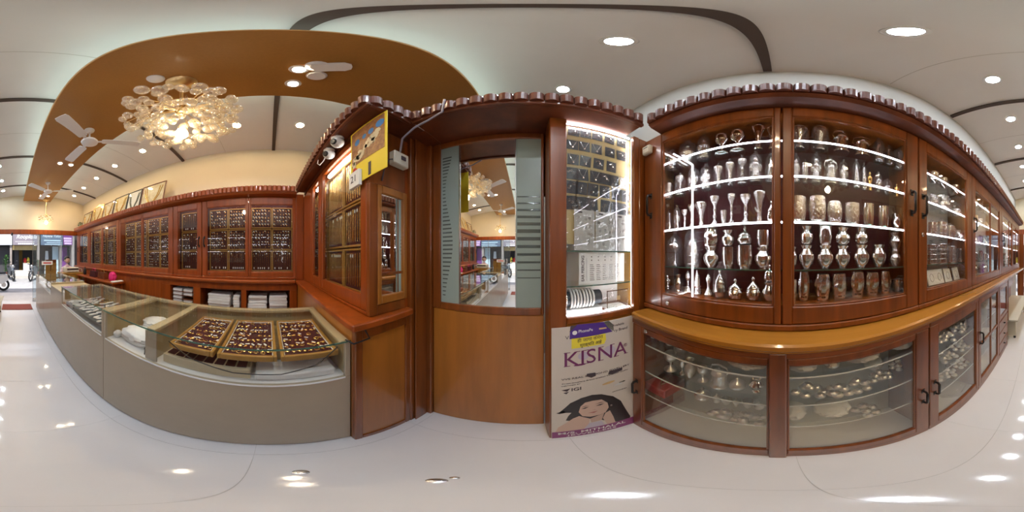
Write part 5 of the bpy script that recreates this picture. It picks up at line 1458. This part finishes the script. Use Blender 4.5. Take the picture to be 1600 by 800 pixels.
# seated person behind the desk
def skin_body(name, pts, edges, radii, mat, parent, levels=2, root=0):
    me = bpy.data.meshes.new(name)
    me.from_pydata(pts, edges, [])
    o = link(name, me, parent)
    md = o.modifiers.new('skin', 'SKIN')
    md.use_smooth_shade = True
    for i, r in enumerate(radii):
        me.skin_vertices[0].data[i].radius = (r, r) if not isinstance(r, tuple) else r
    me.skin_vertices[0].data[root].use_root = True
    sb = o.modifiers.new('sub', 'SUBSURF'); sb.levels = levels; sb.render_levels = levels
    dg = bpy.context.evaluated_depsgraph_get()
    m2 = bpy.data.meshes.new_from_object(o.evaluated_get(dg))
    o.modifiers.clear(); o.data = m2
    m2.materials.clear(); m2.materials.append(MATS[mat])
    for p in m2.polygons: p.use_smooth = True
    return o
pe = thing('person', 'person in a pale pink top sitting behind the cash desk, head turned down', 'person', (-1.72, -5.02, 0))
P = [(0, 0, .62), (0, 0, .80), (0, .02, 1.0), (0, .03, 1.12), (0, .04, 1.20), (.0, .05, 1.25),
     (.15, .03, 1.10), (.19, .06, .94), (.17, .20, .84), (.12, .25, .84), (-.15, .03, 1.10), (-.19, .06, .94), (-.17, .20, .84), (-.12, .25, .84),
     (.10, .06, .60), (.11, .20, .58), (.11, .20, .30), (.11, .18, .08), (-.10, .06, .60), (-.11, .20, .58), (-.11, .20, .30), (-.11, .18, .08)]
ED = [(0, 1), (1, 2), (2, 3), (3, 4), (4, 5), (3, 6), (6, 7), (7, 8), (8, 9), (3, 10), (10, 11), (11, 12), (12, 13), (0, 14), (14, 15), (15, 16), (16, 17), (0, 18), (18, 19), (19, 20), (20, 21)]
RD = [.14, .13, .14, .10, .055, .05, .055, .045, .036, .03, .055, .045, .036, .03, .085, .075, .055, .04, .085, .075, .055, .04]
skin_body('clothing', P, ED, RD, 'cloth_pink', pe)
hd = MB().sphere((0, .06, 1.37), .088, 18, 12, 1.22)
hd.sphere((0, .145, 1.355), .016, 8, 6, 1.2)
for s in (-1, 1): hd.sphere((s * .086, .055, 1.36), .02, 8, 6, 1.4)
o = link('head', hd.mesh('head', 'skin'), pe); o.location = (0, 0, -.0)
hr = MB().sphere((0, .045, 1.40), .097, 18, 12, 1.12)
hr.v = [(x, min(y, .105) if z < 1.42 else y, max(z, 1.34)) for x, y, z in hr.v]
o = link('hair', hr.mesh('hair', 'hair'), pe)
for s in (-1, 1):
    o = link('eye', MB().sphere((s * .03, .142, 1.378), .010, 8, 6).mesh('eye', 'ink'), pe)
o = link('mouth', MB().sphere((0, .138, 1.315), .018, 8, 6, .3).mesh('mouth', 'lip'), pe)
for s in (-1, 1):
    hm = MB().sphere((s * .10, .35, .855), .035, 10, 7, .45)
    for k in range(4): hm.tube([(s * .10 + (k - 1.5) * .016, .37, .857), (s * .10 + (k - 1.5) * .017, .40, .860), (s * .10 + (k - 1.5) * .017, .42 - abs(k - 1.5) * .006, .852)], .0085, 6)
    hm.tube([(s * .075, .345, .857), (s * .058, .37, .858), (s * .056, .388, .852)], .009, 6)
    hm.v = [(x, y - .06, z - .015) for x, y, z in hm.v]
    link('hand', hm.mesh('hand', 'skin'), pe)
t = thing('stool', 'low dark stool under the person behind the cash desk', 'stool', (-1.72, -4.95, 0))
part(MB().lathe([(0, .40), (.14, .40), (.15, .42), (.14, .44), (0, .44)], 20, (-1.72, -4.95, 0)), 'seat', 'wood_dark', t)
for a in range(4):
    c, s = math.cos(a * PI / 2 + .8), math.sin(a * PI / 2 + .8)
    part(MB().tube([(-1.72 + .11 * c, -4.95 + .11 * s, .40), (-1.72 + .15 * c, -4.95 + .15 * s, .002)], .014, 8), 'leg', 'wood_dark', t)

# ------------------------------------------------------------------ shop front
struct(MB().box(XL, .62, YF + .0, YF + .06, 2.20, 2.358, .006), 'trim_7', 'wood_left', (0, YF, 2.2))
wn_ = struct(MB().box(-2.40, -2.33, YF + .0, YF + .05, .0, 2.198, .004).box(-1.605, -1.59, YF, YF + .03, .0, 2.198, .002).box(-.645, -.635, YF, YF + .03, 0, 2.198, .002).box(-2.33, -.64, YF, YF + .05, .0, .10, .004), 'window_1', 'steel', (-1.5, YF, 0), label='glazed shop front beside the open doorway')
for a, b in ((-2.33, -1.606), (-1.589, -.646)):
    part(MB().box(a, b, YF + .02, YF + .026, .10, 2.198), 'glass_pane', 'shop_glass', wn_)
struct(MB().box(.42, .62, YF, YF + .06, 0, 2.198, .004), 'trim_8', 'wood_v', (.5, YF, 0))
t = thing('spot_bracket', 'small black spotlight clipped to the beam over the doorway', 'light', (.02, YF + .08, 2.25))
part(MB().tube([(.02, YF + .062, 2.26), (.02, YF + .11, 2.22)], .012, 8), 'arm', 'steel', t)
part(MB().tube([(.02, YF + .10, 2.22), (.03, YF + .15, 2.16)], .03, 12), 'head', 'black', t)

# ------------------------------------------------------------------ street
struct(MB().box(-14, 12, -12.0, -5.31, -.12, -.03), 'ground', 'asphalt')
struct(MB().box(-2.6, 1.6, -6.6, -5.32, -.03, -.004), 'pavement_near', 'pavement')
struct(MB().box(-14, 12, -16, -10.9, -.03, .02), 'pavement_far', 'pavement')
# own building above the shop, plus an added canopy out of view
struct(MB().box(-6, XL - .12, -5.35, -5.25, -.1, 4.2).box(1.45, 6, -5.35, -5.25, -.1, 4.2), 'facade_near', 'facade')
struct(MB().box(-6, 6, -5.95, -5.36, 3.0, 3.12), 'canopy', 'facade')  # unseen overhang, added to limit the sunlight at the doorway
YS = -12.0
def XS(px, Y=YS):
    a = R((px - 820) * .225)
    return Y * math.tan(a)
fb = struct(MB().box(-14, 12, YS - .35, YS + .1, 3.15, 5.6), 'facade_far', 'facade')
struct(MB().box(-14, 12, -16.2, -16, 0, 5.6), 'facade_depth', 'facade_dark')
struct(MB().box(-14, 12, -16, YS - .36, 3.15, 3.3), 'facade_slab', 'facade')
PIL = [(1.9, 2.1), (.06, .22), (-1.98, -1.80), (-3.72, -3.55), (-4.75, -4.5), (-6.8, -6.5), (3.9, 4.1)]
for n, (a, b) in enumerate(PIL):
    o = single(MB().box(a, b, YS - .4, YS + .05, .02, 3.14, .01), 'shop_pillar', 'facade', 'plastered pillar across the street, %s from the right' % ORD[sorted([p[0] for p in PIL], reverse=True).index(a)], 'pillar', ((a + b) / 2, YS, 0), group='pillars of the shops across the street')
MS = Matrix.Rotation(PI, 4, 'Z') @ MV      # text facing +Y
def sign(x0, x1, z0, z1, mat, lab, lines, y=YS + .10):
    t = thing('shop_sign', lab, 'sign', ((x0 + x1) / 2, y, z0), group='shop signs across the street')
    part(MB().box(x0, x1, y, y + .06, z0, z1, .01), 'board', mat, t)
    for (body, size, m_, fx, fz, sh) in lines:
        M = Matrix.Translation((x1 + (x0 - x1) * fx, y + .065, z0 + (z1 - z0) * fz)) @ MS
        lettering(body, size, m_, t, M, shear=sh, depth=.003, bold=size * .02)
    return t
t = sign(XS(58), XS(20), 2.30, 3.16, 'sign_grey', 'grey shop sign with looping white lettering across the street', [('Roopkala', .40, 'white', .55, .70, .35)])
m = MB()
for i in range(12):
    m.box(XS(24) - 1.42 * i / 12 - .09, XS(24) - 1.42 * i / 12, YS + .158, YS + .166, 2.52, 2.585)
part(m, 'small_script', 'grout', t, kind='stuff')
m = MB()
for i in range(9):
    m.box(XS(28) - 1.2 * i / 9 - .11, XS(28) - 1.2 * i / 9, YS + .158, YS + .166, 2.35, 2.45)
part(m, 'bottom_script', 'white', t, kind='stuff')
t = sign(XS(19), XS(1586), 2.30, 3.16, 'sign_white', 'white and pale blue shop sign across the street', [])
part(MB().box(XS(19) + .1, XS(0) - .2, YS + .158, YS + .166, 2.62, 2.72).box(XS(17), XS(2), YS + .158, YS + .166, 2.42, 2.48), 'blue_script', 'sign_pale', t)
t = sign(XS(97), XS(63), 2.30, 3.16, 'sign_blue', 'dark blue-grey shop sign with pale lines of script across the street', [('Nayana Tailor', .25, 'sign_white', .5, .80, .3)])
part(MB().box(XS(95), XS(68), YS + .158, YS + .166, 2.62, 2.70).box(XS(96), XS(72), YS + .158, YS + .166, 2.47, 2.52).box(XS(96), XS(69), YS + .158, YS + .166, 2.34, 2.39), 'pale_script', 'sign_pale', t)
t = sign(XS(112), XS(98), 2.35, 3.16, 'sign_purple', 'small purple and pink shop sign at the left end across the street', [])
for i in range(3):
    part(MB().box(XS(110.5), XS(98.5 + i * .6), YS + .158, YS + .167, 2.78 - i * .19, 2.92 - i * .19), 'pink_band', 'sign_pink', t)
# shop fronts: shutters, doors, counter
single(MB().box(XS(30), XS(22.5), YS - .9, YS - .8, .02, 2.0, .01), 'dark_door', 'facade_dark', 'dark doorway panel of the shop with the looping sign', 'door', (XS(26), YS - .85, 0))
t = thing('gold_curtain', 'gold-brown curtain hanging beside the dark doorway across the street', 'curtain', (XS(33), YS - .8, 0))
m = MB()
pl = [(XS(36) + (XS(30.5) - XS(36)) * i / 20, YS - .8 + .05 * math.sin(i * 1.6)) for i in range(21)]
part(m.prism(pl + [(x, y - .03) for x, y in reversed(pl)], 2, .06, 2.25), 'cloth', 'curtain_gold', t)
single(MB().box(-1.80, .06, YS - .39, YS - .25, 1.95, 2.30, .01), 'display_header', 'golden_board', 'golden display header under the looping sign', 'header', (XS(40), YS - .5, 2))
t = thing('shop_counter', 'white counter inside the shop across the street', 'counter', (XS(42), YS - .5, 0))
part(MB().box(XS(47), XS(37), YS - .9, YS - .4, .022, .92, .01), 'body', 'white', t)
part(MB().box(XS(47.4), XS(36.6), YS - .92, YS - .38, .922, .96, .005), 'top', 'cream', t)
bundle(47, .961, XS(45.3), .10, .12, .45, 'pale yellow cloth bundle on the counter across the street', 'yellow_card', I4, YS - .65)
bundle(38, .961, XS(40.0), .12, .12, .40, 'dull red cloth bundle on the counter across the street', 'red', I4, YS - .65)
for i in range(3):
    struct(MB().box(XS(48), XS(21), YS + .05 + i * .33, YS + .38 + i * .33 - .001, .021, .45 - .14 * i, .01), 'step_%d' % (i + 1), 'pavement', (XS(35), YS + .2, 0))
single(MB().box(XS(95), XS(84), YS - .5, YS - .4, .02, 2.25, .01), 'glazed_shop_front', 'sign_pale', 'pale green glazed front of the shop under the blue-grey sign', 'shop front', (XS(90), YS - .45, 0))
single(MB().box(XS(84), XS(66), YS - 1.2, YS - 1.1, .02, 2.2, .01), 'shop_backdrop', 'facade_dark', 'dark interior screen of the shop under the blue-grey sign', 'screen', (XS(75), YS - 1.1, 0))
single(MB().prism([(XS(80), .02), (XS(72), .02), (XS(74), 1.9), (XS(78), 1.9)], 1, YS - .75, YS - .65), 'hanging_dress', 'sign_white', 'pale dress hanging in the shop under the blue-grey sign', 'dress', (XS(76), YS - .7, 0))
single(MB().box(XS(108), XS(99), YS - .6, YS - .5, .02, 2.2, .01), 'dark_shutter', 'sign_purple', 'dark violet shutter under the purple sign', 'shutter', (XS(104), YS - .55, 0))
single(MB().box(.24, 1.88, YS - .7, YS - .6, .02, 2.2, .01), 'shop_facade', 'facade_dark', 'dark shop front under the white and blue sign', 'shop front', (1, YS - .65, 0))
def motorbike(x, y, rz, body, lab, sc=1.0, scooter=False):
    t = thing('scooter' if scooter else 'motorbike', lab, 'scooter' if scooter else 'motorbike', group='two-wheelers in the street')
    t.matrix_world = Matrix.Translation((x, y, -.028)) @ Matrix.Rotation(rz, 4, 'Z') @ Matrix.Scale(sc, 4)
    ORI[t.name] = Vector()
    rw = .22 if scooter else .29
    for yy in (-.62, .62):
        m = MB().tube([(0, yy + rw * math.cos(a), rw + .05 + rw * math.sin(a)) for a in [2 * PI * i / 22 for i in range(22)]], .05, 8, True)
        wh = part(m, 'wheel', 'tyre', t)
        part(MB().tube([(-.05, yy, rw + .05), (.05, yy, rw + .05)], .10, 14), 'hub', 'steel', wh)
    part(MB().tube([(0, -.62, rw + .05), (0, -.45, .75), (0, -.40, .98)], [.03, .05, .04], 8), 'fork', 'steel', t)
    if scooter:
        part(MB().prism([(-.50, .35), (-.42, .95), (-.34, .95), (-.30, .42), (.10, .38), (.18, .70), (.75, .74), (.80, .50), (.55, .35)], 0, -.16, .16), 'bodywork', body, t)
    else:
        part(MB().prism([(-.42, .62), (-.36, .86), (-.10, .92), (.08, .78), (.75, .84), (.82, .74), (.30, .55), (.25, .30), (-.25, .30)], 0, -.11, .11), 'bodywork', body, t)
    part(MB().box(-.12, .12, .05, .72, .76, .84, .03), 'seat', 'black', t)
    part(MB().tube([(-.34, -.30, 1.02), (-.16, -.40, 1.0), (0, -.42, .98), (.16, -.40, 1.0), (.34, -.30, 1.02)], .018, 8), 'handlebar', 'black_metal', t)
    part(MB().sphere((0, -.50, .90), .10, 14, 8), 'headlamp', 'steel', t)
    for s in (-1, 1):
        part(MB().tube([(s * .24, -.36, 1.02), (s * .28, -.36, 1.16)], .008, 6).sphere((s * .29, -.36, 1.20), .05, 10, 6), 'mirror', 'black', t)
    part(MB().box(-.10, .10, -.80, -.42, .62, .65, .01), 'mudguard', body, t)
motorbike(XS(17, -10.4), -10.4, PI + .25, 'bike_grey', 'grey motorbike parked head-on below the white and blue sign')
motorbike(XS(54, -10.2), -10.2, PI - .5, 'bike_grey', 'grey motorbike parked by the pillar beside the looping sign')
motorbike(1.0, -6.9, PI / 2 + .25, 'white', 'white scooter parked right outside the shop doorway', 1.0, True)
t = thing('street_plant', 'tall green potted plant across the street behind the parked motorbike', 'plant', (XS(9.5, -11.75), -11.75, .02))
xp = XS(9.5, -11.75)
part(MB().lathe([(0, 0), (.16, 0), (.20, .30), (.18, .32), (0, .30)], 16, (xp, -11.75, .021)), 'pot', 'wood_dark', t)
m = MB()
for i in range(140):
    a = random.uniform(0, 2 * PI); r = random.uniform(.05, .26); z = random.uniform(.4, 1.6)
    c = Vector((xp + r * math.cos(a), -11.75 + r * math.sin(a), z))
    u = Vector((math.cos(a), math.sin(a), .7)).normalized() * .10; v = u.cross(Vector((0, 0, 1))).normalized() * .04
    m.add([c - u, c + v, c + u, c - v], [(0, 1, 2, 3)])
part(m, 'foliage', 'leaf', t, kind='stuff')
bpy.context.view_layer.update()
